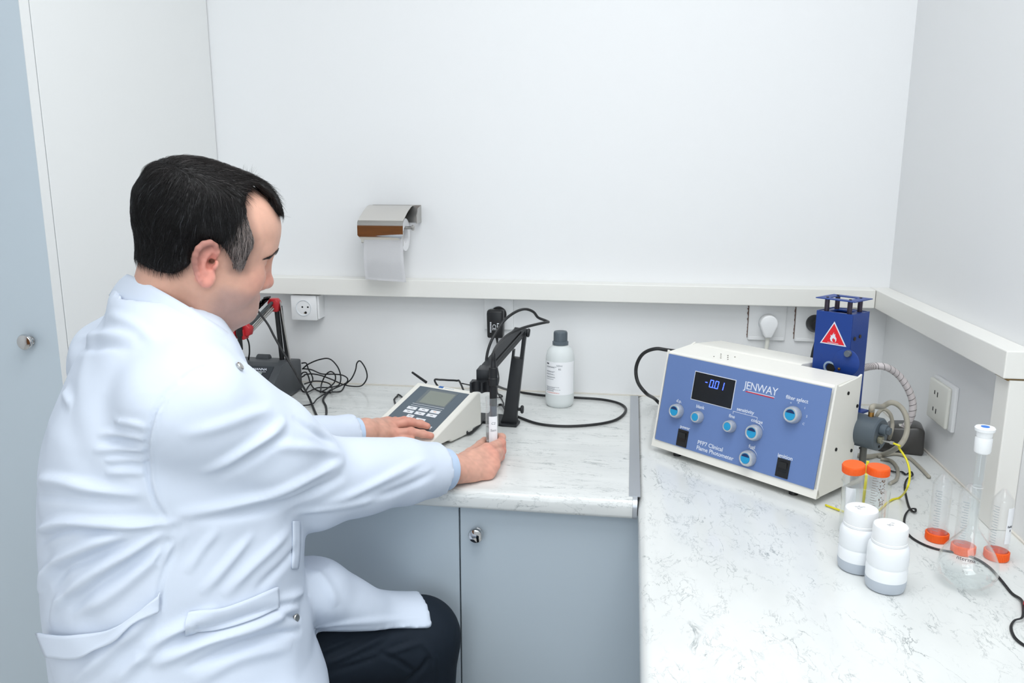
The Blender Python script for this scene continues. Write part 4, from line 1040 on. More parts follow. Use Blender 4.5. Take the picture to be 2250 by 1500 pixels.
box(bm, (0.100, 0.1095, 0.001), (0.137, 0.1108, 0.0016), M=HM); obj('logo_mark', bm, m_label, fp)
bm = bmesh.new(); M = Matrix.Translation((-0.985, 2.0, CT+0.090)); cyl(bm, M @ Vector((-0.018, 0, 0)), M @ Vector((0.018, 0, 0)), 0.013, n=20, bev=0.002); obj('rear_hinge', bm, m_hg, t, angle=40)

t = thing('jointed_stand', (-0.93, 2.0, CT+0.09), 'jointed electrode arm with red joints standing on the grey meter', 'electrode arm')
P0 = Vector((-0.925, 1.985, CT+0.092)); P1 = Yp(607, 672, 1.985)
bm = bmesh.new(); cyl(bm, P0, P1, 0.0065, n=14); cyl(bm, P0+Vector((0.013, 0.003, 0)), P1+Vector((0.011, 0.003, 0)), 0.0045, n=12); obj('post', bm, m_black, t, smooth=False, angle=40)
bm = bmesh.new(); q0 = Yp(637, 790, 1.98); q1 = Yp(615, 662, 1.98); cyl(bm, q0, q1, 0.0022, n=10); obj('tension_rod', bm, m_steel, t, angle=40)
bm = bmesh.new(); c = Yp(604, 668, 1.98); M = Matrix.Translation(c); prism(bm, [(-0.014, -0.018), (0.010, -0.020), (0.015, 0.006), (0.008, 0.016), (-0.012, 0.016), (-0.017, 0.004)], -0.011, 0.011, M=M, bev=0.003, axis=1); obj('joint_head', bm, m_red, t, angle=40)
A0, A1 = Yp(600, 668, 1.975), Yp(548, 722, 1.87)
up_ = Vector((0, 0, 0.010))
bm = bmesh.new(); cyl(bm, A0+up_*0.6, A1+up_*0.8, 0.0048, n=12); obj('upper_bar', bm, mat('bar_dark', (80, 84, 86), rough=0.35, metal=0.5), t, angle=40)
bm = bmesh.new(); cyl(bm, A0-up_*0.5, A1-up_*0.7, 0.0040, n=12); obj('lower_bar', bm, m_steel, t, angle=40)
bm = bmesh.new(); cyl(bm, A0-up_*1.1+Vector((0.004, -.008, 0)), A1-up_*1.3+Vector((0.002, -.008, 0)), 0.0030, n=12); obj('lower_bar', bm, m_steel, t, angle=40)
for px_ in ((585, 657), (577, 665), (570, 672)):
    c = Yp(px_[0], px_[1], 1.955); bm = bmesh.new(); prism(bm, [(-0.010, 0), (0.010, 0.004), (0.010, 0.008), (-0.004, 0.006), (-0.004, -0.010), (-0.010, -0.010)], -0.006, 0.006, M=Matrix.Translation(c), axis=1); obj('cable_clip', bm, m_black, t)
c = Yp(541, 724, 1.865); bm = bmesh.new(); prism(bm, [(-0.014, -0.016), (0.012, -0.014), (0.016, 0.006), (0.004, 0.018), (-0.014, 0.014)], -0.012, 0.012, M=Matrix.Translation(c), bev=0.003, axis=1); obj('end_joint', bm, m_red, t, angle=40)
c = Yp(520, 732, 1.86); bm = bmesh.new()
box(bm, c+Vector((-0.026, -0.014, -0.013)), c+Vector((-0.018, 0.014, 0.013)), bev=0.002); box(bm, c+Vector((-0.014, -0.014, -0.014)), c+Vector((-0.006, 0.014, 0.014)), bev=0.002)
box(bm, c+Vector((-0.004, -0.013, -0.014)), c+Vector((0.002, 0.013, 0.014)), bev=0.002); box(bm, c+Vector((-0.03, -0.003, -0.008)), c+Vector((0.03, 0.010, 0.008)), bev=0.002)
box(bm, c+Vector((0.018, -0.014, -0.014)), c+Vector((0.026, 0.014, 0.012)), bev=0.002); obj('electrode_clamp', bm, m_red, t, angle=40)
t = thing('glass_electrode', Yp(531, 800, 1.85), 'glass pH electrode with black cap clipped into the red clamp', 'electrode')
e0, e1, e2 = Yp(524, 708, 1.845), Yp(529, 768, 1.845), Yp(537, 860, 1.845)
bm = bmesh.new(); cyl(bm, e0, e0.lerp(e1, 0.5), 0.0085, n=16, bev=0.001); cyl(bm, e0.lerp(e1, 0.45), e1, 0.0058, n=16); obj('electrode_cap', bm, m_black, t, angle=40)
bm = bmesh.new(); cyl(bm, e1, e2, 0.0052, n=16); obj('glass_stem', bm, m_clear, t, angle=40)
bm = bmesh.new(); cyl(bm, e1, e2, 0.0022, n=10); obj('inner_tube', bm, m_lab, t, angle=40)
t = thing('electrode_lead', Yp(557, 672, 1.9), 'thick black electrode lead falling from the red-jointed arm to the worktop', 'cable')
bm = bmesh.new()
tube(bm, [Yp(549, 662, 1.90), Yp(557, 672, 1.895), Yp(572, 690, 1.89), Yp(589, 713, 1.88), Yp(602, 738, 1.87), Yp(616, 763, 1.86), Yp(631, 788, 1.85), Yp(645, 811, 1.84), Yp(661, 840, 1.83), Zp(680, 875, CT+0.012), Zp(695, 911, CT+0.004), Zp(704, 921, CT+0.003), Zp(712, 919, CT+0.003), Zp(717, 909, CT+0.003), Zp(716, 892, CT+0.003), Zp(710, 879, CT+0.003), Zp(716, 867, CT+0.004), Zp(726, 857, CT+0.006)], 0.0028, n=10)
obj('sheath', bm, m_cable, t, smooth=True)
t = thing('probe_lead', Yp(545, 740, 1.9), 'thin black lead hanging behind the red clamp to the meter', 'cable')
bm = bmesh.new(); tube(bm, [Yp(541, 738, 1.88), Yp(547, 755, 1.90), Yp(548, 775, 1.93), Yp(546, 793, 1.97), Yp(552, 800, 2.0)], 0.002, n=8); obj('sheath', bm, m_cable, t, smooth=True)
# tangled thin lead
def zz(x, y, lift=0.0):
    X_, Y_ = 480+x*0.2267, 600+y*0.2267
    q = Zp(X_, Y_, CT+0.0025+lift)
    return q if q.y < 2.055 else Yp(X_, Y_, 2.055)
t = thing('tangled_lead', zz(1000, 1150), 'tangle of thin black lead heaped beside the grey meter', 'cable')
loops = [
 [(805, 872), (850, 872), (872, 930), (905, 990), (912, 1040), (870, 1100), (832, 1150), (792, 1100), (790, 1020), (812, 968), (850, 962), (872, 1000), (890, 1060), (930, 1120), (1010, 1150), (1110, 1152), (1190, 1140), (1230, 1080), (1290, 1020), (1328, 940), (1342, 872), (1375, 852), (1425, 925), (1440, 1010), (1400, 1080), (1340, 1098), (1220, 1082), (1100, 1030), (990, 990), (900, 975), (830, 985)],
 [(812, 930), (870, 882), (975, 838), (1075, 830), (1150, 900), (1183, 985), (1180, 1060), (1150, 1092), (1060, 1108), (960, 1110), (870, 1150), (830, 1152)],
 [(815, 925), (900, 935), (1000, 975), (1110, 978), (1200, 988), (1250, 1020), (1238, 1062), (1150, 1105), (1060, 1150), (960, 1215), (895, 1272), (700, 1282), (655, 1222), (690, 1130), (760, 1040), (835, 990)],
 [(990, 1152), (1000, 1070), (1040, 985), (1090, 953), (1132, 990), (1122, 1060), (1050, 1120), (985, 1155)],
 [(830, 1075), (920, 1047), (1020, 1052), (1085, 1080), (1102, 1140), (1085, 1160)]]
bm = bmesh.new()
for k, lp in enumerate(loops):
    tube(bm, [zz(x, y, 0.002*k+0.004*((i+k) % 2)) for i, (x, y) in enumerate(lp)], 0.0019, n=8)
obj('sheath', bm, m_cable, t, smooth=True)

# ------------------------------------------------------------------ white bench meter with keypad
m_mw = mat('meter_white', (238, 236, 228), rough=0.4)
m_mp = mat('meter_slate', (92, 104, 114), rough=0.4)
m_key = mat('key_white', (236, 238, 242), rough=0.45)
dD = Vector((math.sin(0.394), math.cos(0.394), 0)); dR = Vector((math.cos(0.394), -math.sin(0.394), 0))
BR = Vector((-0.4125, 1.607, 0.897)); PW, PD, SLP = 0.1415, 0.1505, 0.348
org = BR-dR*PW; org.z = CT
MM = frame(org, dR, dD)                        # x right, y back, z up; panel front-left at (0,0,.037)
t = thing('white_meter', org+dR*0.07+dD*0.07, 'white bench meter with slate keypad panel under the man\'s left hand', 'meter')
zf = 0.037; tb_ = math.tan(SLP)
y_f, y_b = -0.036, PD*math.cos(SLP)+0.020
prof = [(y_f+0.004, 0.004), (y_f, 0.012), (y_f+0.003, zf+tb_*y_f-0.001), (y_f+0.012, zf+tb_*(y_f+0.010)), (y_b-0.01, zf+tb_*(y_b-0.01)), (y_b, zf+tb_*y_b-0.006), (y_b+0.004, 0.05), (y_b+0.004, 0.012), (y_b-0.03, 0.012), (y_b-0.035, 0.004), (0.045, 0.004), (0.04, 0.010), (0.005, 0.010), (0.0, 0.004)]
bm = bmesh.new(); prism(bm, prof, -0.017, PW+0.017, M=MM, axis=0)
mc = obj('case', bm, m_mw, t, angle=30)
bv = mc.modifiers.new('bevel', 'BEVEL'); bv.width = 0.003; bv.segments = 3; bv.limit_method = 'ANGLE'; bv.angle_limit = math.radians(40)
pv = dD*math.cos(SLP)+Vector((0, 0, math.sin(SLP))); pn = dR.cross(pv)
KM = frame(Vector((org.x, org.y, CT+zf)), dR, pv, pn)
bm = bmesh.new(); box(bm, (0, 0, -0.001), (PW, PD, 0.0006), M=KM, bev=0.0003); pp = obj('keypad_panel', bm, m_mp, t)
def kpx(x, y):
    d = Vector(_ray(x, y)); o = Vector(CAM); k = (KM.translation-o).dot(pn)/d.dot(pn); p = KM.inverted() @ (o+d*k); return p.x, p.y
def quad(pts, lo, hi, m, name, parent):
    q = [kpx(*p) for p in pts]; x0, x1 = min(p[0] for p in q), max(p[0] for p in q); y0_, y1_ = min(p[1] for p in q), max(p[1] for p in q)
    xs, ys = sorted(p[0] for p in q), sorted(p[1] for p in q)
    x0, x1, y0_, y1_ = (xs[0]+xs[1])/2, (xs[2]+xs[3])/2, (ys[0]+ys[1])/2, (ys[2]+ys[3])/2
    bm = bmesh.new(); box(bm, (x0, y0_, lo), (x1, y1_, hi), M=KM); return obj(name, bm, m, parent)
quad([(940, 853.5), (1006, 864.5), (979, 897), (914, 886)], 0.0004, 0.0009, mat('bezel_slate', (112, 120, 124), rough=0.25), 'lcd_window', pp)
quad([(946, 858), (1000.6, 868.5), (977, 894), (921, 884)], 0.0008, 0.0012, mat('lcd_olive', (140, 146, 138), rough=0.18), 'lcd', pp)
ks = [kpx(905.4, 896.7), kpx(931, 901), kpx(956, 905.8), kpx(897.8, 904.3), kpx(922.7, 908.8), kpx(948.4, 913.6), kpx(901.6, 914.4), kpx(894.8, 921.2), kpx(923.5, 923.0)]
wds = [0.026]*6+[0.018, 0.018, 0.026]
for k, ((x, y), wd) in enumerate(zip(ks, wds)):
    bm = bmesh.new(); box(bm, (x-wd/2, y-0.0052, 0.0003), (x+wd/2, y+0.0052, 0.0016), M=KM, bev=0.0006); ky = obj('key', bm, m_key, t)
    bm = bmesh.new(); box(bm, (x-0.004, y-0.0009, 0.0015), (x+0.004, y+0.0009, 0.0018), M=KM); obj('key_print', bm, m_ink if k != 2 else mat('ink_orange', (238, 180, 140), rough=0.6), ky)
for k in range(3):
    x, y = ks[8][0]-0.036+0.034*k, ks[8][1]-0.020
    bm = bmesh.new(); box(bm, (x-0.012, y-0.0052, 0.0003), (x+0.012, y+0.0052, 0.0016), M=KM, bev=0.0006); obj('key', bm, m_key, t)
bm = bmesh.new()
for (xa, ya), (xb, yb) in (((907, 885.5), (976, 898.5)), ((904, 889), (971, 902.5))):
    a = kpx(xa, ya); b = kpx(xb, yb); yy = (a[1]+b[1])/2; box(bm, (a[0], yy-0.0005, 0.0004), (b[0], yy+0.0005, 0.0009), M=KM)
obj('panel_line', bm, m_key, pp)
x, y = kpx(969.5, 850.5); bm = bmesh.new(); box(bm, (x-0.006, y-0.003, 0.0), (x+0.006, y+0.003, 0.0009), M=KM); obj('logo_mark', bm, mat('logo_blue', (54, 108, 178), rough=0.5), t)
x, y = kpx(984, 853.5); bm = bmesh.new()
for k in range(6): box(bm, (x-0.008+k*0.0045, y-0.0012, 0.0), (x-0.005+k*0.0045, y+0.0012, 0.0007), M=KM)
obj('logo_word', bm, mat('logo_pale', (204, 210, 218), rough=0.5), t)
# socket lead stub and leads at its back
bm = bmesh.new(); s0_ = MM @ Vector((0.004, y_b-0.002, 0.094)); s1_ = Yp(906, 818, s0_.y+0.03); cyl(bm, s0_, s1_, 0.0035, 0.0028, n=10); obj('plug_stub', bm, m_black, t, angle=40)
t = thing('meter_lead', Zp(975, 838, CT), 'black lead emerging behind the white meter', 'cable')
bm = bmesh.new(); yk = (MM @ Vector((0.07, y_b+0.012, 0))).y
tube(bm, [MM @ Vector((0.05, y_b+0.004, 0.07)), Yp(955, 836, yk), Yp(968, 834, yk+0.004), Yp(985, 835, yk+0.004), Yp(1003, 836, yk), Yp(1011, 840, yk-0.004), MM @ Vector((0.12, y_b+0.006, 0.06))], 0.0024, n=8); obj('sheath', bm, m_cable, t, smooth=True)
t = thing('meter_lead', Zp(868, 875, CT), 'short loop of black lead left of the white meter', 'cable')
bm = bmesh.new(); tube(bm, [MM @ Vector((0.0, y_b-0.02, 0.012)), Zp(880, 869, CT+0.004), Zp(872, 871, CT+0.004), Zp(867, 876, CT+0.004), Zp(868, 884, CT+0.003), MM @ Vector((0.0, 0.08, 0.004))], 0.0022, n=8); obj('sheath', bm, m_cable, t, smooth=True)

# ------------------------------------------------------------------ black electrode stand
m_bs = mat('stand_black', (33, 35, 38), rough=0.42, bump=0.05, bscale=300)
t = thing('electrode_stand', (-0.28, 1.81, CT), 'black folding electrode stand beside the white meter', 'electrode stand')
bm = bmesh.new(); prism(bm, [(-0.382, 1.812), (-0.290, 1.780), (-0.254, 1.778), (-0.250, 1.812), (-0.262, 1.835), (-0.30, 1.86), (-0.385, 1.868)], CT, CT+0.007, bev=0.002); obj('base_plate', bm, m_bs, t)
B0 = Vector((-0.2735, 1.800, CT+0.005)); B1 = Yp(1143, 728, 1.800)
ax = (B1-B0).normalized(); rx = Vector((1, 0, 0)); rx = (rx-ax*rx.dot(ax)).normalized(); ry = ax.cross(rx)
SM = Matrix(((rx.x, ry.x, ax.x, B0.x), (rx.y, ry.y, ax.y, B0.y), (rx.z, ry.z, ax.z, B0.z), (0, 0, 0, 1))); SL = (B1-B0).length
bm = bmesh.new()
prism(bm, [(-0.021, 0.0), (0.019, 0.0), (0.016, 0.022), (0.0155, SL*0.72), (-0.0125, SL*0.72), (-0.016, 0.022)], -0.011, 0.011, M=SM, bev=0.0015, axis=1)
box(bm, (0.0070, -0.010, SL*0.70), (0.0155, 0.010, SL+0.006), M=SM, bev=0.001); box(bm, (-0.0125, -0.010, SL*0.70), (-0.0075, 0.010, SL*0.80), M=SM, bev=0.001); obj('column', bm, m_bs, t, angle=40)
bm = bmesh.new(); hz = SM @ Vector((0.0, 0, SL)); cyl(bm, SM @ Vector((-0.014, -0.002, SL)), SM @ Vector((0.016, -0.002, SL)), 0.009, n=20, bev=0.001); obj('hinge_barrel', bm, m_bs, t, angle=40)
bm = bmesh.new(); cyl(bm, SM @ Vector((0.016, -0.002, SL)), SM @ Vector((0.023, -0.002, SL)), 0.0105, n=16, bev=0.002); obj('hinge_knob', bm, m_bs, t, angle=40)
E0 = hz; E1 = Yp(1066, 815, 1.625)
aa = (E1-E0); al = aa.length; aa.normalize(); sx = Vector((1, 0, 0)); sx = (sx-aa*sx.dot(aa)).normalized(); sy = aa.cross(sx)
AM = Matrix(((sx.x, sy.x, aa.x, E0.x), (sx.y, sy.y, aa.y, E0.y), (sx.z, sy.z, aa.z, E0.z), (0, 0, 0, 1)))
bm = bmesh.new(); box(bm, (-0.015, -0.004, -0.006), (0.006, 0.006, al), M=AM, bev=0.0015); obj('arm_channel', bm, m_bs, t)
bm = bmesh.new(); box(bm, (0.010, -0.005, -0.002), (0.015, 0.007, al+0.004), M=AM, bev=0.001); obj('arm_bar', bm, m_bs, t)
bm = bmesh.new(); box(bm, (-0.017, -0.012, -0.010), (0.009, 0.004, 0.010), M=AM, bev=0.002); box(bm, (-0.017, -0.016, -0.012), (-0.013, 0.0, -0.004), M=AM); box(bm, (0.006, -0.016, -0.012), (0.010, 0.0, -0.004), M=AM); obj('arm_head', bm, m_bs, t)
# head block and fork of the holder
Yc = 1.575
ce = Yp(1085, 835, Yc)                      # electrode axis
bm = bmesh.new()
hb = Yp(1066, 819, Yc+0.03); box(bm, hb+Vector((-0.015, -0.022, -0.014)), hb+Vector((0.012, 0.022, 0.012)), bev=0.002)
box(bm, hb+Vector((-0.018, -0.030, -0.018)), hb+Vector((0.020, 0.010, -0.012)), bev=0.002); obj('head_block', bm, m_bs, t, angle=40)
fk = Yp(1066, 846, Yc-0.004)
bm = bmesh.new()
pts = []
def arc(cx_, cy_, r_, a0, a1, n_=8): return [(cx_+r_*math.cos(math.radians(a0+(a1-a0)*k/n_)), cy_+r_*math.sin(math.radians(a0+(a1-a0)*k/n_))) for k in range(n_+1)]
# plan view: back bar with three open cups to the front
pts = [(-0.029, 0.012), (-0.029, -0.014), (-0.025, -0.016)] + arc(-0.0155, -0.012, 0.0095, 190, 0, 8)[1:-1][::-1][::-1] + [(-0.0045, -0.016), (0.000, -0.016)]
pts = [(-0.029, 0.014), (-0.030, -0.012), (-0.026, -0.013)] + arc(-0.0165, -0.010, 0.0090, 200, -20, 8)[::1]
cup1 = [(p[0], 2*(-0.010)-p[1]-0.000) for p in arc(-0.0165, -0.010, 0.0085, 200, 340, 8)]
pts = [(-0.030, 0.014), (-0.030, -0.013), (-0.0262, -0.013)] + cup1 + [(-0.0068, -0.013), (-0.0030, -0.013)]
cup2 = [(p[0], 2*(-0.010)-p[1]) for p in arc(0.0065, -0.010, 0.0085, 200, 340, 8)]
pts += cup2 + [(0.0165, -0.013), (0.0205, -0.013), (0.0205, 0.014)]
prism(bm, pts, -0.014, 0.008, M=Matrix.Translation(fk), axis=2); obj('electrode_fork', bm, m_bs, t)
# clamp knob by the foot
kq = SM @ Vector((0.0165, 0, 0.036)); bm = bmesh.new(); cyl(bm, kq, kq+Vector((0.006, 0, 0)), 0.004, n=12); cyl(bm, kq+Vector((0.006, 0, 0)), kq+Vector((0.013, 0, 0)), 0.010, n=10, bev=0.002); obj('clamp_knob', bm, m_bs, t, angle=40)

# electrode hanging in the holder and dipping into the sample tube
tx = Yp(1081, 900, 1.555)
TXY = Vector((tx.x, tx.y, 0))
t = thing('probe_electrode', (TXY.x, TXY.y, 0.93), 'black probe electrode hanging in the black stand, dipping into the sample tube', 'electrode')
etop = Vector((TXY.x+0.003, TXY.y, 1.064))
def zl(px_y): return Yp(1083, px_y, TXY.y).z
bm = bmesh.new()
ex, ey = TXY.x+0.003, TXY.y
cyl(bm, (ex, ey, zl(832)), (ex, ey, zl(806)), 0.0092, n=20, bev=0.001)
cyl(bm, (ex, ey, zl(846)), (ex, ey, zl(829)), 0.0105, n=20, bev=0.001); cyl(bm, (ex, ey, zl(890)), (ex, ey, zl(846)), 0.0078, n=20); obj('electrode_head', bm, m_black, t, angle=40)
bm = bmesh.new(); cyl(bm, (ex, ey, zl(930)), (ex, ey, zl(890)), 0.0072, n=20, bev=0.001); obj('electrode_shaft', bm, mat('shaft_slate', (66, 76, 92), rough=0.3), t, angle=40)
bm = bmesh.new(); cyl(bm, (ex, ey, zl(806)-0.001), (ex+0.0, ey+0.002, zl(776)), 0.0062, 0.0042, n=14); obj('strain_relief', bm, m_black, t, angle=40)
bm = bmesh.new()
tube(bm, [(ex, ey+0.001, zl(800)), (ex, ey+0.002, zl(776)), Yp(1098, 752, 1.62), Yp(1120, 733, 1.68), Yp(1150, 720, 1.72), Yp(1180, 712, 1.76), Yp(1199, 708, 1.79), Yp(1205, 707, 1.81), Yp(1196, 703, 1.82), Yp(1182, 697, 1.815), Yp(1172, 685, 1.80), Yp(1155, 679, 1.78), Yp(1135, 684, 1.75), Yp(1112, 700, 1.72), Yp(1095, 722, 1.70), Yp(1080, 748, 1.68), Yp(1071, 775, 1.67), Yp(1068, 805, 1.665), Yp(1072, 835, 1.68), Zp(1100, 851, CT+0.06), Zp(1125, 858, CT+0.005),
          Zp(1160, 864, CT+0.004), Zp(1200, 869, CT+0.004), Zp(1262, 873, CT+0.004), Zp(1320, 877, CT+0.004), Zp(1358, 885, CT+0.004), Zp(1375, 897, CT+0.004), Zp(1368, 912, CT+0.004), Zp(1345, 925, CT+0.004), Zp(1300, 933, CT+0.004), Zp(1240, 936, CT+0.004), Zp(1185, 931, CT+0.004), Zp(1145, 918, CT+0.004), Zp(1115, 905, CT+0.010), Zp(1095, 890, CT+0.006), MM @ Vector((PW+0.02, y_b-0.05, 0.006)), MM @ Vector((PW*0.8, y_b+0.006, 0.03))], 0.0032, n=10)
obj('lead', bm, m_cable, t, smooth=True)
# sample tube in the man's right hand
t = thing('sample_tube', (TXY.x, TXY.y, 0.88), 'open clear sample tube with handwritten white label held around the electrode', 'tube')
TZ0 = 0.8755
M = Matrix.Translation((TXY.x, TXY.y, TZ0))
ht = zl(872)-TZ0
bm = bmesh.new(); lathe(bm, [(0, 0.0), (0.0035, 0.0), (0.0125, 0.0150), (0.0130, 0.019), (0.0136, ht-0.012), (0.0140, ht-0.011), (0.0136, ht-0.008), (0.0142, ht-0.006), (0.0136, ht-0.004), (0.0142, ht-0.001), (0.0138, ht), (0.0128, ht), (0.0124, ht-0.012), (0.0119, 0.019), (0.0112, 0.0160), (0.003, 0.0015), (0, 0.0015)], M, 40, cap=False); obj('tube_wall', bm, m_clear, t, angle=40)
bm = bmesh.new(); fz0, fz1 = zl(985)-TZ0, zl(911)-TZ0; wrap_strip(bm, M, 0.0138, -PI/2-0.30, -PI/2+1.05, max(fz0, 0.02), fz1, 14); lb2 = obj('paper_label', bm, m_lab, t)
for body, z in (('C2', zl(926)-TZ0), ('Sem', zl(941)-TZ0)):
    o = text('scrawl', body, 0.0072, Matrix.Identity(4), m_ink, lb2, extr=0.00005, shear=0.15)
    for v in o.data.vertices:
        a = -PI/2+0.36+v.co.x/0.0138; v.co = M @ Vector(((0.01425+v.co.z)*math.cos(a), (0.01425+v.co.z)*math.sin(a), z+v.co.y))
bm = bmesh.new(); lathe(bm, [(0, 0.002), (0.003, 0.002), (0.0110, 0.0163), (0.0117, 0.019), (0.0121, 0.058), (0, 0.058)], M, 32, cap=False); obj('sample_liquid', bm, m_liq, t, angle=40)
# ------------------------------------------------------------------ implicit-surface sculpting kit
class Field:
    """signed distance field on a regular grid; pieces are blended in with smooth unions"""
    def __init__(self, lo, hi, h):
        self.lo = np.array(lo, float); self.h = h
        self.n = np.ceil((np.array(hi)-self.lo)/h).astype(int)+1
        self.F = np.full(self.n, 0.08, np.float32)
    def block(self, lo, hi):
        a = np.clip(np.floor((np.array(lo)-self.lo)/self.h).astype(int), 0, self.n-1)
        b = np.clip(np.ceil((np.array(hi)-self.lo)/self.h).astype(int)+1, 1, self.n)
        s = tuple(slice(i, j) for i, j in zip(a, b))
        ax = [self.lo[k]+self.h*np.arange(a[k], b[k], dtype=np.float32) for k in range(3)]
        return s, np.meshgrid(*ax, indexing='ij')
    def mix(self, s, d, k, op='u'):
        A = self.F[s]
        if op == 'u':
            q = np.maximum(k-np.abs(A-d), 0)/max(k, 1e-9)
            self.F[s] = np.minimum(A, d)-q*q*k*0.25
        else:
            q = np.maximum(k-np.abs(A+d), 0)/max(k, 1e-9)
            self.F[s] = np.maximum(A, -d)+q*q*k*0.25
    def cone(self, a, b, r1, r2, k=0.02, op='u', sq=None):
        a, b = np.array(a, float), np.array(b, float); m = max(r1, r2)+k+0.012
        s, (X, Y, Z) = self.block(np.minimum(a, b)-m, np.maximum(a, b)+m)
        ab = b-a; L2 = max(ab@ab, 1e-12)
        t = np.clip(((X-a[0])*ab[0]+(Y-a[1])*ab[1]+(Z-a[2])*ab[2])/L2, 0, 1)
        d = np.sqrt((X-a[0]-t*ab[0])**2+(Y-a[1]-t*ab[1])**2+(Z-a[2]-t*ab[2])**2)-(r1+(r2-r1)*t)
        self.mix(s, d.astype(np.float32), k, op)
    def chain(self, pts, rs, k=0.02, op='u'):
        for i in range(len(pts)-1): self.cone(pts[i], pts[i+1], rs[i], rs[i+1], k, op)
    def ell(self, c, r, k=0.02, op='u', R=None):
        c, r = np.array(c, float), np.array(r, float); m = max(r)+k+0.012
        s, (X, Y, Z) = self.block(c-m, c+m)
        x, y, z = X-c[0], Y-c[1], Z-c[2]
        if R is not None: x, y, z = (x*R[0][0]+y*R[0][1]+z*R[0][2], x*R[1][0]+y*R[1][1]+z*R[1][2], x*R[2][0]+y*R[2][1]+z*R[2][2])
        k0 = np.sqrt((x/r[0])**2+(y/r[1])**2+(z/r[2])**2); k1 = np.sqrt((x/r[0]**2)**2+(y/r[1]**2)**2+(z/r[2]**2)**2)
        d = k0*(k0-1)/np.maximum(k1, 1e-6)
        self.mix(s, d.astype(np.float32), k, op)
    def mesh(self):
        F = self.F; ins = F < 0; n = F.shape
        c = [slice(0, -1), slice(1, None)]
        acc = np.zeros((n[0]-1, n[1]-1, n[2]-1, 3), np.float32); cnt = np.zeros((n[0]-1, n[1]-1, n[2]-1), np.float32)
        for ax in range(3):
            o = [a for a in range(3) if a != ax]
            for i in (0, 1):
                for j in (0, 1):
                    s0 = [None]*3; s1 = [None]*3
                    s0[ax], s1[ax] = c[0], c[1]
                    s0[o[0]] = s1[o[0]] = c[i]; s0[o[1]] = s1[o[1]] = c[j]
                    A, B = F[tuple(s0)], F[tuple(s1)]
                    x = (A < 0) != (B < 0); t = np.where(x, A/np.where(x, A-B, 1), 0)
                    acc[..., ax] += np.where(x, t, 0); acc[..., o[0]] += x*i; acc[..., o[1]] += x*j; cnt += x
        act = cnt > 0; idx = np.full(act.shape, -1, np.int64); idx[act] = np.arange(act.sum())
        base = np.argwhere(act); V = self.lo+self.h*(base+acc[act]/cnt[act][:, None])
        faces = []
        for ax in range(3):
            o = [(ax+1) % 3, (ax+2) % 3]
            s0 = [slice(1, -1)]*3; s1 = [slice(1, -1)]*3; s0[ax] = slice(0, -1); s1[ax] = slice(1, None)
            A, B = ins[tuple(s0)], ins[tuple(s1)]
            e = np.argwhere(A != B); flip = A[tuple(e.T)]
            e = e+1; e[:, ax] -= 1
            def at(d0, d1):
                q = e.copy(); q[:, o[0]] += d0; q[:, o[1]] += d1; return idx[tuple(q.T)]
            Q = np.stack([at(-1, -1), at(0, -1), at(0, 0), at(-1, 0)], 1)
            Q[~flip] = Q[~flip][:, ::-1]
            faces.append(Q)
        return V, np.concatenate(faces)

def make_mesh(name, V, Fq):
    me = bpy.data.meshes.new(name)
    me.vertices.add(len(V)); me.vertices.foreach_set('co', np.asarray(V, np.float32).ravel())
    me.loops.add(Fq.size); me.polygons.add(len(Fq)); k = Fq.shape[1]
    me.polygons.foreach_set('loop_start', np.arange(0, Fq.size, k, dtype=np.int32))
    me.loops.foreach_set('vertex_index', np.asarray(Fq, np.int32).ravel())
    me.update(calc_edges=True); me.validate()
    return me
def laplace(V, Fq, it=3, lam=0.5):
    k = Fq.shape[1]
    a = np.concatenate([Fq[:, i] for i in range(k)]); b = np.concatenate([Fq[:, (i+1) % k] for i in range(k)])
    deg = np.bincount(a, minlength=len(V))+np.bincount(b, minlength=len(V))
    V = V.copy()
    for q in range(it):
        for l in ((lam, -lam*1.04) if it > 0 else ()):
            S = np.stack([np.bincount(a, V[b, c], len(V))+np.bincount(b, V[a, c], len(V)) for c in range(3)], 1)/np.maximum(deg, 1)[:, None]
            V += l*(S-V)
    return V
def vnormals(V, Fq):
    n = np.cross(V[Fq[:, 2]]-V[Fq[:, 0]], V[Fq[:, 3 if Fq.shape[1] > 3 else 1]]-V[Fq[:, 1]])
    N_ = np.stack([sum(np.bincount(Fq[:, i], n[:, c], len(V)) for i in range(Fq.shape[1])) for c in range(3)], 1)
    return N_/np.maximum(np.linalg.norm(N_, axis=1), 1e-12)[:, None]
def subdiv(V, Fq):
    """one round of quad subdivision (linear)"""
    e = np.concatenate([np.sort(Fq[:, [i, (i+1) % 4]], 1) for i in range(4)])
    u, inv = np.unique(e, axis=0, return_inverse=True); inv = inv.reshape(4, -1)
    n = len(V); EM = V[u].mean(1); FC = V[Fq].mean(1)
    ei = n+inv; fi = n+len(u)+np.arange(len(Fq))
    out = [np.stack([Fq[:, i], ei[i], fi, ei[(i-1) % 4]], 1) for i in range(4)]
    return np.concatenate([V, EM, FC]), np.concatenate(out)
def poly_sd(px, py, poly):
    """signed distance to a 2-D polygon (negative inside)"""
    P = np.array(poly, float); d = np.full(px.shape, 1e9); ins = np.zeros(px.shape, bool)
    for i in range(len(P)):
        a, b = P[i], P[(i+1) % len(P)]; e = b-a; wx, wy = px-a[0], py-a[1]
        t = np.clip((wx*e[0]+wy*e[1])/max(e@e, 1e-12), 0, 1)
        d = np.minimum(d, (wx-e[0]*t)**2+(wy-e[1]*t)**2)
        c = (a[1] > py) != (b[1] > py)
        with np.errstate(divide='ignore', invalid='ignore'):
            xi = a[0]+(py-a[1])*(b[0]-a[0])/np.where(b[1] == a[1], 1e-9, b[1]-a[1])
        ins ^= c & (px < xi)
    d = np.sqrt(d); return np.where(ins, -d, d)
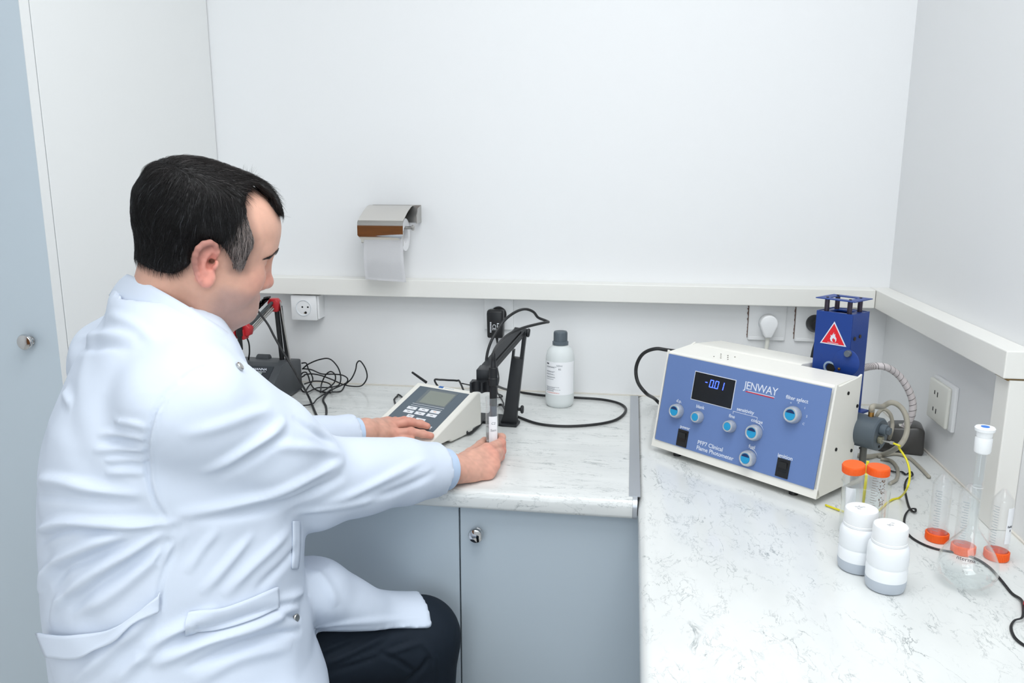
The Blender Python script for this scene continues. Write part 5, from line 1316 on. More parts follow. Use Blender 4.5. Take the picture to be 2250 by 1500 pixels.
def line_dist(V, pts):
    """distance of points V to a 3-D polyline and the parameter along it (0..1)"""
    pts = np.array(pts, float); best = np.full(len(V), 1e9); par = np.zeros(len(V)); L = np.concatenate([[0], np.cumsum(np.linalg.norm(np.diff(pts, axis=0), axis=1))])
    for i in range(len(pts)-1):
        a, b = pts[i], pts[i+1]; e = b-a; t = np.clip(((V-a)@e)/max(e@e, 1e-12), 0, 1)
        d = np.linalg.norm(V-a-t[:, None]*e, axis=1); m = d < best
        best[m] = d[m]; par[m] = (L[i]+t[m]*(L[i+1]-L[i]))/max(L[-1], 1e-9)
    return best, par
def sstep(x, a, b):
    t = np.clip((x-a)/(b-a), 0, 1); return t*t*(3-2*t)
def set_color(me, rgb):
    at = me.color_attributes.new('tint', 'FLOAT_COLOR', 'POINT')
    c = np.ones((len(rgb), 4), np.float32); c[:, :3] = rgb; at.data.foreach_set('color', c.ravel())
def lin(r, g, b): return np.array(srgb(r, g, b)[:3])
# ------------------------------------------------------------------ the seated man: head
TH = math.radians(22); RO = math.radians(9); AZ = math.radians(37)
Fh0 = np.array([math.cos(AZ), math.sin(AZ), 0]); Lh0 = np.array([-math.sin(AZ), math.cos(AZ), 0]); Zh0 = np.array([0, 0, 1.0])
# roll towards his right shoulder, then pitch down
Lh = math.cos(RO)*Lh0+math.sin(RO)*Zh0; Z1 = math.cos(RO)*Zh0-math.sin(RO)*Lh0
Fh = math.cos(TH)*Fh0-math.sin(TH)*Z1; Uh = math.sin(TH)*Fh0+math.cos(TH)*Z1
HB = np.stack([Fh, Lh, Uh], 1)                       # head local -> world
ear_w = np.array(Yp(466, 583, 1.035)); HO = ear_w+Lh*0.079
def h2w(P): return HO+np.asarray(P)@HB.T
def w2h(P): return (np.asarray(P)-HO)@HB
def hp_(x, y, lat=-0.079):
    """pixel -> head-local (x, z) on the sagittal plane y = lat"""
    d = _ray(x, y); o = HO+Lh*lat; t = ((o-CAM)@Lh)/(d@Lh); p = w2h(CAM+d*t); return p[0], p[2]
hf = Field((-0.165, -0.112, -0.20), (0.135, 0.112, 0.150), 0.00155)
H_ = hf
H_.ell((-0.014, 0, 0.049), (0.098, 0.077, 0.068), 0.01)
H_.ell((0.040, 0, 0.056), (0.050, 0.062, 0.054), 0.03)
H_.ell((0.046, 0, -0.004), (0.046, 0.060, 0.066), 0.03)
for s in (-1, 1):
    H_.cone((0.008, s*0.056, -0.036), (0.080, s*0.016, -0.060), 0.018, 0.016, 0.025)
    H_.ell((0.058, s*0.042, -0.010), (0.026, 0.020, 0.026), 0.02)
    H_.ell((0.035, s*0.050, -0.028), (0.034, 0.018, 0.030), 0.025)
    H_.ell((0.020, s*0.064, 0.030), (0.03, 0.012, 0.03), 0.02)
H_.cone((0.074, -0.020, -0.062), (0.074, 0.020, -0.062), 0.020, 0.020, 0.02)
H_.ell((0.086, 0, -0.068), (0.014, 0.018, 0.013), 0.015)
H_.ell((0.040, 0, -0.066), (0.044, 0.046, 0.030), 0.03)
H_.ell((0.080, 0, -0.040), (0.014, 0.026, 0.020), 0.015)
for s in (-1, 1):
    H_.cone((0.079, s*0.008, 0.040), (0.066, s*0.044, 0.038), 0.0105, 0.0105, 0.014)
    H_.ell((0.087, s*0.031, 0.020), (0.014, 0.017, 0.012), 0.012, 'd')
    H_.ell((0.0685, s*0.032, 0.019), (0.0135, 0.0155, 0.0125), 0.005)
    H_.cone((0.080, s*0.020, 0.0165), (0.0745, s*0.044, 0.0175), 0.0022, 0.0022, 0.003)
# nose
H_.cone((0.083, 0, 0.028), (0.0985, 0, -0.010), 0.0080, 0.0105, 0.012)
H_.ell((0.1010, 0, -0.0145), (0.0118, 0.0112, 0.0102), 0.008)
for s in (-1, 1):
    H_.ell((0.0915, s*0.0130, -0.0185), (0.0105, 0.0070, 0.0082), 0.006)
    H_.cone((0.0965, s*0.0070, -0.0225), (0.0925, s*0.0085, -0.0290), 0.0034, 0.0040, 0.003, 'd')
# lips
H_.cone((0.0905, -0.012, -0.0400), (0.0905, 0.012, -0.0400), 0.0062, 0.0062, 0.006)
H_.cone((0.0885, -0.011, -0.0495), (0.0885, 0.011, -0.0495), 0.0066, 0.0066, 0.006)
for s in (-1, 1): H_.cone((0.0975, s*0.002, -0.0450), (0.084, s*0.024, -0.0450), 0.0016, 0.0014, 0.003, 'd')
H_.cone((0.0935, -0.010, -0.0590), (0.0935, 0.010, -0.0590), 0.004, 0.004, 0.006, 'd')
# neck: towards the collar, thick; nape fold
nb_ = w2h(np.array(Yp(362, 735, 1.080)))
H_.cone((-0.022, 0, -0.012), nb_, 0.058, 0.060, 0.03)
H_.cone((0.005, 0, -0.05), nb_+np.array([0.045, 0, -0.01]), 0.050, 0.052, 0.03)
nape = hp_(318, 628, -0.03)
for s in (-1, 1): H_.cone((-0.012, s*0.058, -0.010), (nb_[0]+0.04, s*0.044, nb_[2]+0.02), 0.009, 0.010, 0.03)
HEAD0 = hf.F.copy()
# ears
epx = [(481.6, 552), (475, 537.6), (462, 530), (446, 532), (432, 542), (425, 557), (423, 573), (425, 589), (430, 605), (438, 619), (450, 630), (459, 630), (467, 621), (470, 606)]
EO = np.array([hp_(x, y, -0.092) for x, y in epx])
can = np.array(hp_(463, 578, -0.086))
def ear_y(x, z):
    """outward offset of the ear sheet"""
    back = can[0]+0.006-x
    y = 0.0795+0.40*np.maximum(back, -0.006)
    y = y-0.0105*np.exp(-(((x-can[0])/0.0085)**2+((z-can[1])/0.0105)**2))
    return y
anti = np.array([hp_(*p, -0.09) for p in ((468, 546), (456, 561), (448, 575), (446, 588), (450, 599), (458, 601))])
for s in (-1, 1):
    lo = np.array([EO[:, 0].min()-0.012, -0.112 if s < 0 else 0.055, EO[:, 1].min()-0.012]); hi = np.array([EO[:, 0].max()+0.014, -0.055 if s < 0 else 0.112, EO[:, 1].max()+0.012])
    sl_, (X, Y, Z) = H_.block(lo, hi)
    pd = poly_sd(X, Z, EO); yy = np.abs(Y)
    sheet = np.abs(yy-ear_y(X, Z))-0.0026
    H_.mix(sl_, np.maximum(pd+0.0012, sheet).astype(np.float32), 0.004)
    def lift(p, dy=0.0): return (p[0], s*(ear_y(p[0], p[1])+dy), p[1])
    inn_ = np.array([EO[i]+(can-EO[i])/np.linalg.norm(can-EO[i])*0.0032 for i in range(len(EO))])
    hel = [lift(p, 0.0030) for p in inn_]
    rs_ = [0.0040, 0.0040, 0.0042, 0.0042, 0.0040, 0.0038, 0.0036, 0.0034, 0.0034, 0.0040, 0.0052, 0.0056, 0.0050, 0.0036]
    H_.chain(hel, rs_, 0.004)
    gro = [EO[i]+(can-EO[i])/np.linalg.norm(can-EO[i])*0.0098 for i in range(1, 9)]
    H_.chain([lift(p, 0.0052) for p in gro], [0.0022]+[0.0036]*6+[0.0020], 0.002, 'd')
    H_.cone(lift((can[0]+0.004, can[1]+0.008), 0.001), hel[0], 0.003, 0.0038, 0.004)
    H_.chain([lift(p, 0.0012) for p in anti], [0.0024, 0.0030, 0.0030, 0.0030, 0.0030, 0.0026], 0.005)
    tr = np.array(hp_(474, 583, -0.086)); H_.ell((tr[0], s*0.0835, tr[1]), (0.0045, 0.0040, 0.0070), 0.004)
    lob = np.array(hp_(456, 616, -0.088)); H_.ell((lob[0], s*(ear_y(lob[0], lob[1])+0.001), lob[1]), (0.0095, 0.0045, 0.0105), 0.006)
    H_.cone((can[0]+0.001, s*0.090, can[1]), (can[0]+0.004, s*0.068, can[1]+0.001), 0.0042, 0.0034, 0.003, 'd')
hf.F[:, :, 0:2] = np.maximum(hf.F[:, :, 0:2], 0.001)
hV, hQ = hf.mesh()
hV = laplace(hV, hQ, 2, 0.4)

# skin colour by region (head-local coordinates)
x, y, z = hV.T
hairpx = [(292, 606), (278, 520), (292, 430), (335, 362), (440, 325), (520, 338), (590, 380), (622, 430), (632, 480), (614, 478), (602, 460), (590, 438), (572, 425), (556, 430), (546, 450), (548, 480), (556, 505), (562, 525), (558, 545), (549, 560), (543, 578), (539, 594), (522, 595), (507, 592), (502, 572), (492, 553), (480, 540), (462, 531), (441, 541), (428, 556), (424, 580), (414, 592), (400, 604), (384, 612), (352, 612), (320, 606)]
HP = np.array([hp_(px, py, -0.070 if px < 575 else -0.030) for px, py in hairpx])
hd = poly_sd(x, z, HP)
skin = np.tile(lin(221, 173, 152), (len(hV), 1))
def tint(w_, c):
    global skin
    skin = skin*(1-w_[:, None])+lin(*c)*w_[:, None]
inear = np.exp(-np.maximum(poly_sd(x, z, EO), 0)**2/0.000015)*(np.abs(y) > 0.074)
beard = sstep(x, 0.005, 0.035)*sstep(-z, 0.016, 0.034)*(1-sstep(-z, 0.085, 0.115))
tint(0.62*beard, (172, 144, 138))
tint(0.35*np.exp(-((x-0.075)**2+(z+0.006)**2)/0.0007), (222, 148, 132))
tint(0.55*np.exp(-((x-0.105)**2+(z+0.006)**2)/0.0003), (222, 150, 136))
tint(0.66*inear, (238, 152, 140))
tint(0.8*sstep(x, 0.090, 0.094)*np.exp(-((z+0.0450)/0.0078)**2)*(np.abs(y) < 0.022), (196, 116, 112))
tint(0.75*np.exp(-((x-can[0])**2+(z-can[1])**2)/0.000012)*(np.abs(y) > 0.066)*(np.abs(y) < 0.084), (110, 58, 50))  # shade inside the ear canal, painted into the skin colour
tint(0.55*(sstep(-hd, -0.012, 0.004)), (96, 78, 72))
head_part = (h2w(hV), hQ, skin)

# ------------------------------------------------------------------ hands
def hand(field, W, mcp, fingers, thumb, rk=0.9):
    """W wrist, mcp list of 4 knuckles, fingers list of joint lists, thumb joint list (from the palm edge)"""
    W = np.array(W); M_ = [np.array(p) for p in mcp]
    for i, p in enumerate(M_):
        a = W+(p-W)*0.12
        field.cone(a, p, 0.0165*rk, 0.0118*rk, 0.012)
    for i in range(3): field.cone(M_[i], M_[i+1], 0.0105*rk, 0.0105*rk, 0.008); field.cone(W*0.45+M_[i]*0.55, W*0.45+M_[i+1]*0.55, 0.0135*rk, 0.0135*rk, 0.010)
    R1 = [(0.0100, 0.0088, 0.0079, 0.0066), (0.0102, 0.0090, 0.0080, 0.0068), (0.0096, 0.0086, 0.0076, 0.0064), (0.0086, 0.0076, 0.0068, 0.0058)]
    for p, J, r in zip(M_, fingers, R1):
        P = [p]+[np.array(j) for j in J]
        for i in range(len(P)-1):
            field.cone(P[i], P[i+1], r[i]*rk*1.08, r[i+1]*rk*1.08, 0.0035)
        for i in range(1, len(P)-1): field.ell(P[i], (r[i]*rk*1.14,)*3, 0.003)
    T_ = [np.array(t_) for t_ in thumb]; rt_ = [0.0150, 0.0118, 0.0102, 0.0076]
    for i in range(len(T_)-1): field.cone(T_[i], T_[i+1], rt_[i]*rk, rt_[i+1]*rk, 0.006)

# right hand: closed round the foot of the sample tube
tubec = np.array([TXY.x, TXY.y, 0.0])
RW = np.array(Yp(996, 1030, 1.405)); RW[2] = max(RW[2], 0.892)
rm = [np.array(Yp(1070, 986, 1.490)), np.array(Yp(1083, 1001, 1.485)), np.array(Yp(1082, 1020, 1.470)), np.array(Yp(1069, 1036, 1.450))]
def wrapf(m, z, dz=0.0, r=0.0235):
    """finger joints bending from the knuckle round the tube (seen from above, anticlockwise)"""
    P = []
    for a in (-28, 42, 108): P.append(tubec+np.array([r*math.cos(math.radians(a)), r*math.sin(math.radians(a)), z+dz*(a+28)/136]))
    return P
rz = [rm[0][2]-0.004, rm[1][2]-0.006, rm[2][2]-0.003, max(rm[3][2]-0.002, 0.871)]
rfing = [wrapf(rm[0], rz[0], 0.004), wrapf(rm[1], rz[1]-0.001, 0.0), wrapf(rm[2], max(rz[2], 0.884), -0.003), wrapf(rm[3], max(rz[3], 0.871), 0.0, 0.022)]
rth = [RW*0.55+rm[0]*0.45+np.array([-0.012, 0.006, -0.002]), rm[0]*0.6+RW*0.4+np.array([-0.014, 0.032, -0.006]), tubec+np.array([-0.0235, -0.006, rz[0]-0.010]), tubec+np.array([-0.0195, 0.016, rz[0]-0.006])]
rf = Field(np.minimum(RW, tubec+[0, 0, 0.86])-[0.075, 0.10, 0.03], np.maximum(RW, tubec+[0, 0, 0.90])+[0.055, 0.06, 0.06], 0.0015)
hand(rf, RW, rm, rfing, rth, 0.97)
RE = np.array(Yp(690, 1045, 1.165))
rdir = (RE-RW)/np.linalg.norm(RE-RW)
rf.cone(RW+rdir*0.005, RW+rdir*0.06, 0.0235, 0.027, 0.02)
rf.cone(RW*0.5+rm[3]*0.5+[0, 0, -0.004], RW+[0, 0, -0.002], 0.016, 0.020, 0.015)
rf.cone(RW, rm[3]+[0, 0, -0.001], 0.021, 0.0145, 0.015); rf.cone(rm[3], rm[2], 0.0125, 0.0125, 0.012)
# keep clear of the worktop
s_, (X, Y, Z) = rf.block(rf.lo, rf.lo+rf.h*rf.n); rf.mix(s_, (Z-(CT+0.0008)).astype(np.float32), 0.004, 'd')
rV, rQ = rf.mesh(); rV = laplace(rV, rQ, 2, 0.4)

# left hand: flat on the keypad of the white meter
def on_panel(x, y, lift):
    d = _ray(x, y); o = np.array(KM.translation)+np.array(pn)*lift; t = ((o-CAM)@np.array(pn))/(d@np.array(pn)); return CAM+d*t
pnv = np.array(pn)
LW = np.array(Yp(800, 946, 1.515))
lm = [on_panel(866, 952, 0.026), on_panel(862, 934, 0.030), on_panel(853, 928, 0.024), on_panel(842, 929, 0.016)]
lf_ = [[on_panel(903, 948, 0.020), on_panel(929, 953, 0.012), on_panel(947, 957, 0.0085)],
       [on_panel(900, 927, 0.024), on_panel(924, 931, 0.014), on_panel(939, 936, 0.0088)],
       [on_panel(888, 924, 0.020), on_panel(908, 927, 0.012), on_panel(920, 931, 0.0085)],
       [on_panel(868, 924, 0.013), on_panel(884, 925, 0.010), on_panel(896, 928, 0.0080)]]
lth = [LW*0.6+lm[0]*0.4+pnv*(-0.006), on_panel(850, 968, 0.016), on_panel(882, 968, 0.012), on_panel(904, 966, 0.009)]
allp = np.array([LW]+lm+[p for q in lf_ for p in q]+lth)
lfz = Field(allp.min(0)-[0.09, 0.05, 0.035], allp.max(0)+[0.03, 0.03, 0.04], 0.0016)
hand(lfz, LW, lm, lf_, lth, 0.97)
LE = LW+np.array([-0.16, -0.17, 0.015])
ldir = (LE-LW)/np.linalg.norm(LE-LW)
lfz.cone(LW, LW+ldir*0.07, 0.0225, 0.027, 0.02)
s_, (X, Y, Z) = lfz.block(lfz.lo, lfz.lo+lfz.h*lfz.n)
pd_ = (X-KM.translation.x)*pnv[0]+(Y-KM.translation.y)*pnv[1]+(Z-KM.translation.z)*pnv[2]-0.0020
lfz.mix(s_, pd_.astype(np.float32), 0.003, 'd')
lV, lQ = lfz.mesh(); lV = laplace(lV, lQ, 2, 0.4)
def hand_color(V, knuckles):
    c = np.tile(lin(222, 170, 150), (len(V), 1))
    for p in knuckles:
        w_ = 0.55*np.exp(-((V-np.array(p))**2).sum(1)/0.00028); c = c*(1-w_[:, None])+lin(222, 140, 124)*w_[:, None]
    n_ = 0.06*np.sin(V[:, 0]*310+np.sin(V[:, 1]*270)*1.5)*np.sin(V[:, 2]*290+V[:, 1]*180); return c*(1+n_[:, None])
rC = hand_color(rV, rm+[q[0] for q in rfing]); lC = hand_color(lV, lm+[q[-1] for q in lf_]+[q[0] for q in lf_])
# inner torso and arms (under the coat) so that the body is one figure
SR = np.array(Yp(425, 890, 0.965)); TC = np.array(Yp(348, 900, 1.075)); SLf = TC*2-SR; SLf[2] = SR[2]-0.005
bf = Field((-1.0, 0.78, 0.58), (-0.28, 1.52, 1.27), 0.009)
nbw = h2w(nb_)
bf.chain([nbw+[0, 0, 0.0], TC+[0, 0, -0.02], TC+[-0.03, -0.01, -0.22], TC+[-0.02, -0.01, -0.45]], [0.060, 0.10, 0.11, 0.11], 0.05)
bf.chain([SR, RE, RW+rdir*0.045], [0.045, 0.036, 0.026], 0.03); bf.chain([SLf, LE, LW+ldir*0.05], [0.045, 0.036, 0.026], 0.03)
bf.cone(TC+[0, 0, 0.02], SR, 0.06, 0.045, 0.03); bf.cone(TC+[0, 0, 0.02], SLf, 0.06, 0.045, 0.03)
bV, bQ = bf.mesh(); bC = np.tile(lin(221, 173, 152), (len(bV), 1))
Vs, Qs, Cs, k_ = [], [], [], 0
for V_, Q_, C_ in (head_part, (rV, rQ, rC), (lV, lQ, lC), (bV, bQ, bC)):
    Vs.append(V_); Qs.append(Q_+k_); Cs.append(C_); k_ += len(V_)
me = make_mesh('person', np.concatenate(Vs), np.concatenate(Qs)); set_color(me, np.concatenate(Cs))
m_skin = mat('skin', (221, 173, 152), rough=0.46, spec=0.35, sss=0.12, vcol='tint', bump=0.10, bscale=900, mottle=0.05, mscale=120)
person = link('person', me, m_skin, smooth=True)
tag(person, 'seated dark-haired man in a white lab coat reaching across the worktop', 'person')

# ------------------------------------------------------------------ hair: cap and strands
m_hair = mat('hair', (30, 27, 26), rough=0.42, spec=0.4, vcol='tint')
hf.F = HEAD0
s_, (X, Y, Z) = hf.block(hf.lo, hf.lo+hf.h*hf.n)
pdg = poly_sd(X[:, 0, :], Z[:, 0, :], HP)[:, None, :]+0*Y
top = sstep(Z, 0.055, 0.115)
thick = -0.0035+sstep(-pdg, -0.002, 0.012)*(0.0095+0.007*top)
thick = thick+0.0035*top*np.exp(-((Y+0.030+0.02*(X-0.02))/0.012)**2)*sstep(X, -0.06, 0.0)
hf.F = (HEAD0-thick).astype(np.float32)
hf.F[:, :, :30] = np.maximum(hf.F[:, :, :30], 0.001)
cV, cQ = hf.mesh()
cV = laplace(cV, cQ, 2, 0.4)
keep = poly_sd(cV[:, 0], cV[:, 2], HP) < 0.0035
fk_ = keep[cQ].all(1); cQ = cQ[fk_]; used_, inv_ = np.unique(cQ, return_inverse=True); cV = cV[used_]; cQ = inv_.reshape(-1, 4)
cN = vnormals(cV, cQ)
def hair_flow(P):
    """combing direction in head-local coordinates"""
    x, y, z = P.T
    d = np.zeros_like(P)
    topw = sstep(z, 0.085, 0.125)[:, None]
    side = np.stack([0.30+0*x, 0*y, -1.0+0*z], 1)                     # sides hang down, slightly forward
    back = np.stack([-0.10+0*x, 0*y, -1.0+0*z], 1)
    bw = sstep(-x, 0.02, 0.09)[:, None]
    over = np.stack([0.95+0*x, 0.35+0*y, -0.25*sstep(x, 0.03, 0.09)], 1)   # top combed forward and over
    return (side*(1-bw)+back*bw)*(1-topw)+over*topw
wob = rng.normal(0, 1, (len(cV),))
fl = hair_flow(cV); fl = fl-cN*(fl*cN).sum(1)[:, None]; fl /= np.maximum(np.linalg.norm(fl, axis=1), 1e-6)[:, None]
grooves = np.sin((cV@np.array([820., 1400., 260.]))+2.0*np.sin(cV@np.array([90., 60., 140.])))
cV2 = cV+cN*(0.0005*grooves)[:, None]
GP = np.array([hp_(px, py, -0.070) for px, py in ((500, 535), (525, 495), (550, 470), (566, 525), (545, 595), (508, 592), (488, 556))])
def greyness(P):
    x, y, z = P.T
    gp = poly_sd(x, z, GP); g = 1-sstep(gp, -0.006, 0.010)
    return np.clip(g, 0, 1)*(np.abs(y) > 0.035)
g_ = greyness(cV)[:, None]
ccol = lin(22, 21, 22)*(1-g_)+lin(122, 110, 106)*g_
me = make_mesh('hair_cap', h2w(cV2), cQ); set_color(me, ccol)
hair = link('hair', me, m_hair, person, smooth=True); tag(hair, 'short dark hair greying at the temple')
# strands
fa_ = cV[cQ]; area = np.linalg.norm(np.cross(fa_[:, 2]-fa_[:, 0], fa_[:, 3]-fa_[:, 1]), axis=1)
NS = 17000
pick = rng.choice(len(cQ), NS, p=area/area.sum()); uv = rng.random((NS, 2))
q = cV[cQ[pick]]; p0 = (q[:, 0]*(1-uv[:, :1])+q[:, 1]*uv[:, :1])*(1-uv[:, 1:])+(q[:, 3]*(1-uv[:, :1])+q[:, 2]*uv[:, :1])*uv[:, 1:]
n0 = cN[cQ[pick]].mean(1); d0 = hair_flow(p0)+rng.normal(0, 0.16, (NS, 3)); d0 -= n0*(d0*n0).sum(1)[:, None]; d0 /= np.linalg.norm(d0, axis=1)[:, None]
edge = sstep(-poly_sd(p0[:, 0], p0[:, 2], HP), 0.0, 0.016)
ln = (0.008+0.010*edge+0.006*sstep(p0[:, 2], 0.08, 0.12))*rng.uniform(0.7, 1.3, NS)
lift_ = rng.uniform(0.02, 0.20, NS)*(0.35+0.65*edge)
sd = np.cross(n0, d0); wdt = rng.uniform(0.00016, 0.00034, NS)
segs = 3; SV = []
for k in range(segs+1):
    t_ = k/segs
    c = p0+d0*(ln*t_)[:, None]+n0*(ln*lift_*math.sin(t_*PI*0.85)*0.8+0.0006-0.0022*t_*t_*(1-edge))[:, None]
    c = c-n0*((ln*t_)**2/0.16)[:, None]
    tp = wdt*(1-0.75*t_)
    SV += [c+sd*tp[:, None], c-sd*tp[:, None], c+n0*(tp*0.9)[:, None]]
SV = np.stack(SV, 1)                                   # NS, 3*(segs+1), 3
fq = []
for k in range(segs):
    for i in range(3):
        j = (i+1) % 3; fq.append([3*k+i, 3*k+j, 3*k+3+j, 3*k+3+i])
SQ = (np.array(fq)[None]+(np.arange(NS)*3*(segs+1))[:, None, None]).reshape(-1, 4)
g2 = np.clip(greyness(p0)*1.0, 0, 1); isg = rng.random(NS) < (0.05+0.60*g2)
base_ = np.where(isg[:, None], np.where(g2[:, None] > 0.25, lin(150, 140, 136), lin(74, 76, 80)), lin(22, 21, 22))*rng.uniform(0.6, 1.5, NS)[:, None]
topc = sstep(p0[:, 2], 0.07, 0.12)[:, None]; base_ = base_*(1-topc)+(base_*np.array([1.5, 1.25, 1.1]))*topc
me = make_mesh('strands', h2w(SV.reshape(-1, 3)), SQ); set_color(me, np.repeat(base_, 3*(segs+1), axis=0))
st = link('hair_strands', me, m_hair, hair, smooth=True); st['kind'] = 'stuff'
# eyebrows
EB = []; EQ = []
bvh = BVHTree.FromPolygons([Vector(v) for v in hV], [tuple(f) for f in hQ])
def ribbon(P, w_):
    n = len(EB)
    for i, p in enumerate(P): EB.append(p+np.array([0, 0, w_*(1-0.7*i/(len(P)-1))])); EB.append(p-np.array([0, 0, w_*(1-0.7*i/(len(P)-1))]))
    for i in range(len(P)-1): EQ.append((n+2*i, n+2*i+1, n+2*i+3, n+2*i+2))
for s in (-1, 1):
    for k in range(420):
        a = random.random(); yy = s*(0.010+0.047*a); zz_ = 0.0385+0.006*math.sin(a*2.4)-0.011*a+random.gauss(0, 0.0024*(1-0.5*a))
        loc, nr, _, _ = bvh.ray_cast(Vector((0.14, yy, zz_)), Vector((-1, -s*0.35*a*0, 0)))
        if loc is None: continue
        loc, nr = np.array(loc), np.array(nr); d = np.array([-0.35*a, s*1.0, 0.35-0.9*a]); d -= nr*(d@nr); d /= np.linalg.norm(d)
        ribbon([loc+nr*0.0004, loc+nr*0.0012+d*0.004, loc+nr*0.0008+d*0.0085], 0.00045)
me = make_mesh('eyebrows', h2w(np.array(EB)), np.array(EQ)); set_color(me, np.tile(lin(40, 34, 32), (len(EB), 1)))
link('eyebrows', me, m_hair, person)
# ------------------------------------------------------------------ the seated man: clothes
m_coat = mat('coat_cotton', (219, 228, 242), rough=0.82, spec=0.15, bump=0.06, bscale=1400)
m_shirt = mat('shirt_blue', (204, 222, 246), rough=0.85, spec=0.15)
m_trs = mat('trouser_navy', (30, 38, 48), rough=0.75, spec=0.2, bump=0.05, bscale=1200)
AZB = math.radians(40); FB = np.array([math.cos(AZB), math.sin(AZB), 0]); RB = np.array([math.sin(AZB), -math.cos(AZB), 0])
rows_ = [(618, 276, 410, 1.090, 0.060), (645, 252, 440, 1.085, 0.095), (700, 236, 480, 1.08, 0.145), (750, 206, 508, 1.075, 0.170), (800, 178, 528, 1.075, 0.185), (850, 158, 555, 1.07, 0.19), (900, 136, 588, 1.07, 0.195), (950, 128, 618, 1.07, 0.195),
         (1000, 122, 636, 1.07, 0.195), (1050, 120, 648, 1.07, 0.195), (1100, 122, 654, 1.07, 0.195), (1150, 124, 656, 1.065, 0.195), (1200, 126, 655, 1.065, 0.20), (1250, 128, 652, 1.06, 0.20), (1300, 132, 656, 1.06, 0.205), (1350, 138, 668, 1.06, 0.21), (1420, 148, 676, 1.055, 0.215), (1500, 156, 704, 1.05, 0.22), (1600, 160, 718, 1.05, 0.22), (1700, 164, 718, 1.05, 0.22)]
RZ, RX, RY, RA, RBb = [], [], [], [], []
psi = AZB-math.radians(29.6)
for py, xl, xr, Yc_, b_ in rows_:
    c = np.array(Yp((xl+xr)/2, py, Yc_)); dep = (c-CAM)@_fw; m_ = (xr-xl)/2*dep/F_PX
    a_ = math.sqrt(max(m_*m_-(b_*math.sin(psi))**2, 0.0004))/math.cos(psi)
    RZ.append(c[2]); RX.append(c[0]); RY.append(c[1]); RA.append(a_); RBb.append(b_)
RZ, RX, RY, RA, RBb = [np.array(v)[::-1] for v in (RZ, RX, RY, RA, RBb)]
cf = Field((-1.08, 0.72, 0.44), (-0.27, 1.52, 1.33), 0.0065)
s_, (X, Y, Z) = cf.block(cf.lo, cf.lo+cf.h*cf.n)
zz1 = Z[0, 0, :]
cx_, cy_, ca_, cb_ = [np.interp(zz1, RZ, v)[None, None, :] for v in (RX, RY, RA, RBb)]
u_ = (X-cx_)*FB[0]+(Y-cy_)*FB[1]; v_ = (X-cx_)*RB[0]+(Y-cy_)*RB[1]
e_ = 2.25
k0 = (np.abs(u_/ca_)**e_+np.abs(v_/cb_)**e_)**(1/e_)
d = (k0-1)*np.minimum(ca_, cb_)
d = np.maximum(d, Z-RZ[-1]); d = np.maximum(d, 0.48-Z)
cf.mix(s_, d.astype(np.float32), 0.001)
# sleeves
CE_R = RW+rdir*0.040                                   # right cuff
midR = SR*0.45+RE*0.55
dn = np.array([0, 0, -0.010])
cf.chain([SR+np.array([-0.01, 0.0, 0.0]), SR*0.5+RE*0.5+dn, RE+dn], [0.092, 0.086, 0.076], 0.014)
cf.chain([RE+dn, RE*0.4+RW*0.6], [0.076, 0.059], 0.014)
cf.chain([RE*0.4+RW*0.6, CE_R-rdir*0.06], [0.058, 0.047], 0.01)
s_, (X, Y, Z) = cf.block(CE_R-0.12, CE_R+0.12)
pl = -((X-CE_R[0])*rdir[0]+(Y-CE_R[1])*rdir[1]+(Z-CE_R[2])*rdir[2])
near = (np.sqrt((X-CE_R[0])**2+(Y-CE_R[1])**2+(Z-CE_R[2])**2) < 0.105)
cf.F[s_] = np.where(near, np.maximum(cf.F[s_], pl), cf.F[s_])
CE_L = LW+ldir*0.022
cf.chain([SLf, LE], [0.088, 0.060], 0.035); cf.chain([LE, LE*0.4+LW*0.6], [0.060, 0.043], 0.02); cf.chain([LE*0.4+LW*0.6, CE_L-ldir*0.06], [0.041, 0.033], 0.01)
s_, (X, Y, Z) = cf.block(CE_L-0.11, CE_L+0.11)
pl = -((X-CE_L[0])*ldir[0]+(Y-CE_L[1])*ldir[1]+(Z-CE_L[2])*ldir[2])
near = (np.sqrt((X-CE_L[0])**2+(Y-CE_L[1])**2+(Z-CE_L[2])**2) < 0.10)
cf.F[s_] = np.where(near, np.maximum(cf.F[s_], pl), cf.F[s_])
# lap: left thigh with its flap
HL = np.array([-0.70, 1.125, 0.622]); KL = np.array([-0.372, 1.315, 0.588]); AL = (KL-HL)/np.linalg.norm(KL-HL)
HRp = np.array([-0.63, 0.99, 0.60]); KR = np.array([-0.26, 0.885, 0.545])
cf.chain([HRp, HRp*0.35+KR*0.65], [0.125, 0.10], 0.05)
fd = Field((-0.80, 0.98, 0.45), (-0.26, 1.45, 0.80), 0.0065)
fd.cone(HL, KL+AL*0.02, 0.104, 0.082, 0.001)
fd.chain([np.array(Yp(600, 1290, 1.12)), np.array(Yp(700, 1300, 1.17)), HL*0.15+KL*0.85+[0, 0, 0.022]], [0.062, 0.050, 0.055], 0.02)
s_, (X, Y, Z) = fd.block(fd.lo, fd.lo+fd.h*fd.n)
tocam = CAM-(HL+KL)/2; tocam /= np.linalg.norm(tocam); nn_ = np.cross(AL, tocam); nn_ *= np.sign(nn_[2])
hemp = np.array(Yp(800, 1388, 1.16)); pc = (HL+KL)/2
nh = np.cross(_ray(690, 1393), _ray(945, 1382)); nh /= np.linalg.norm(nh); nh *= np.sign(nh[2])
pl1 = -((X-CAM[0])*nh[0]+(Y-CAM[1])*nh[1]+(Z-CAM[2])*nh[2])
hemK = KL+AL*0.005
pl2 = (X-hemK[0])*AL[0]+(Y-hemK[1])*AL[1]+(Z-hemK[2])*AL[2]
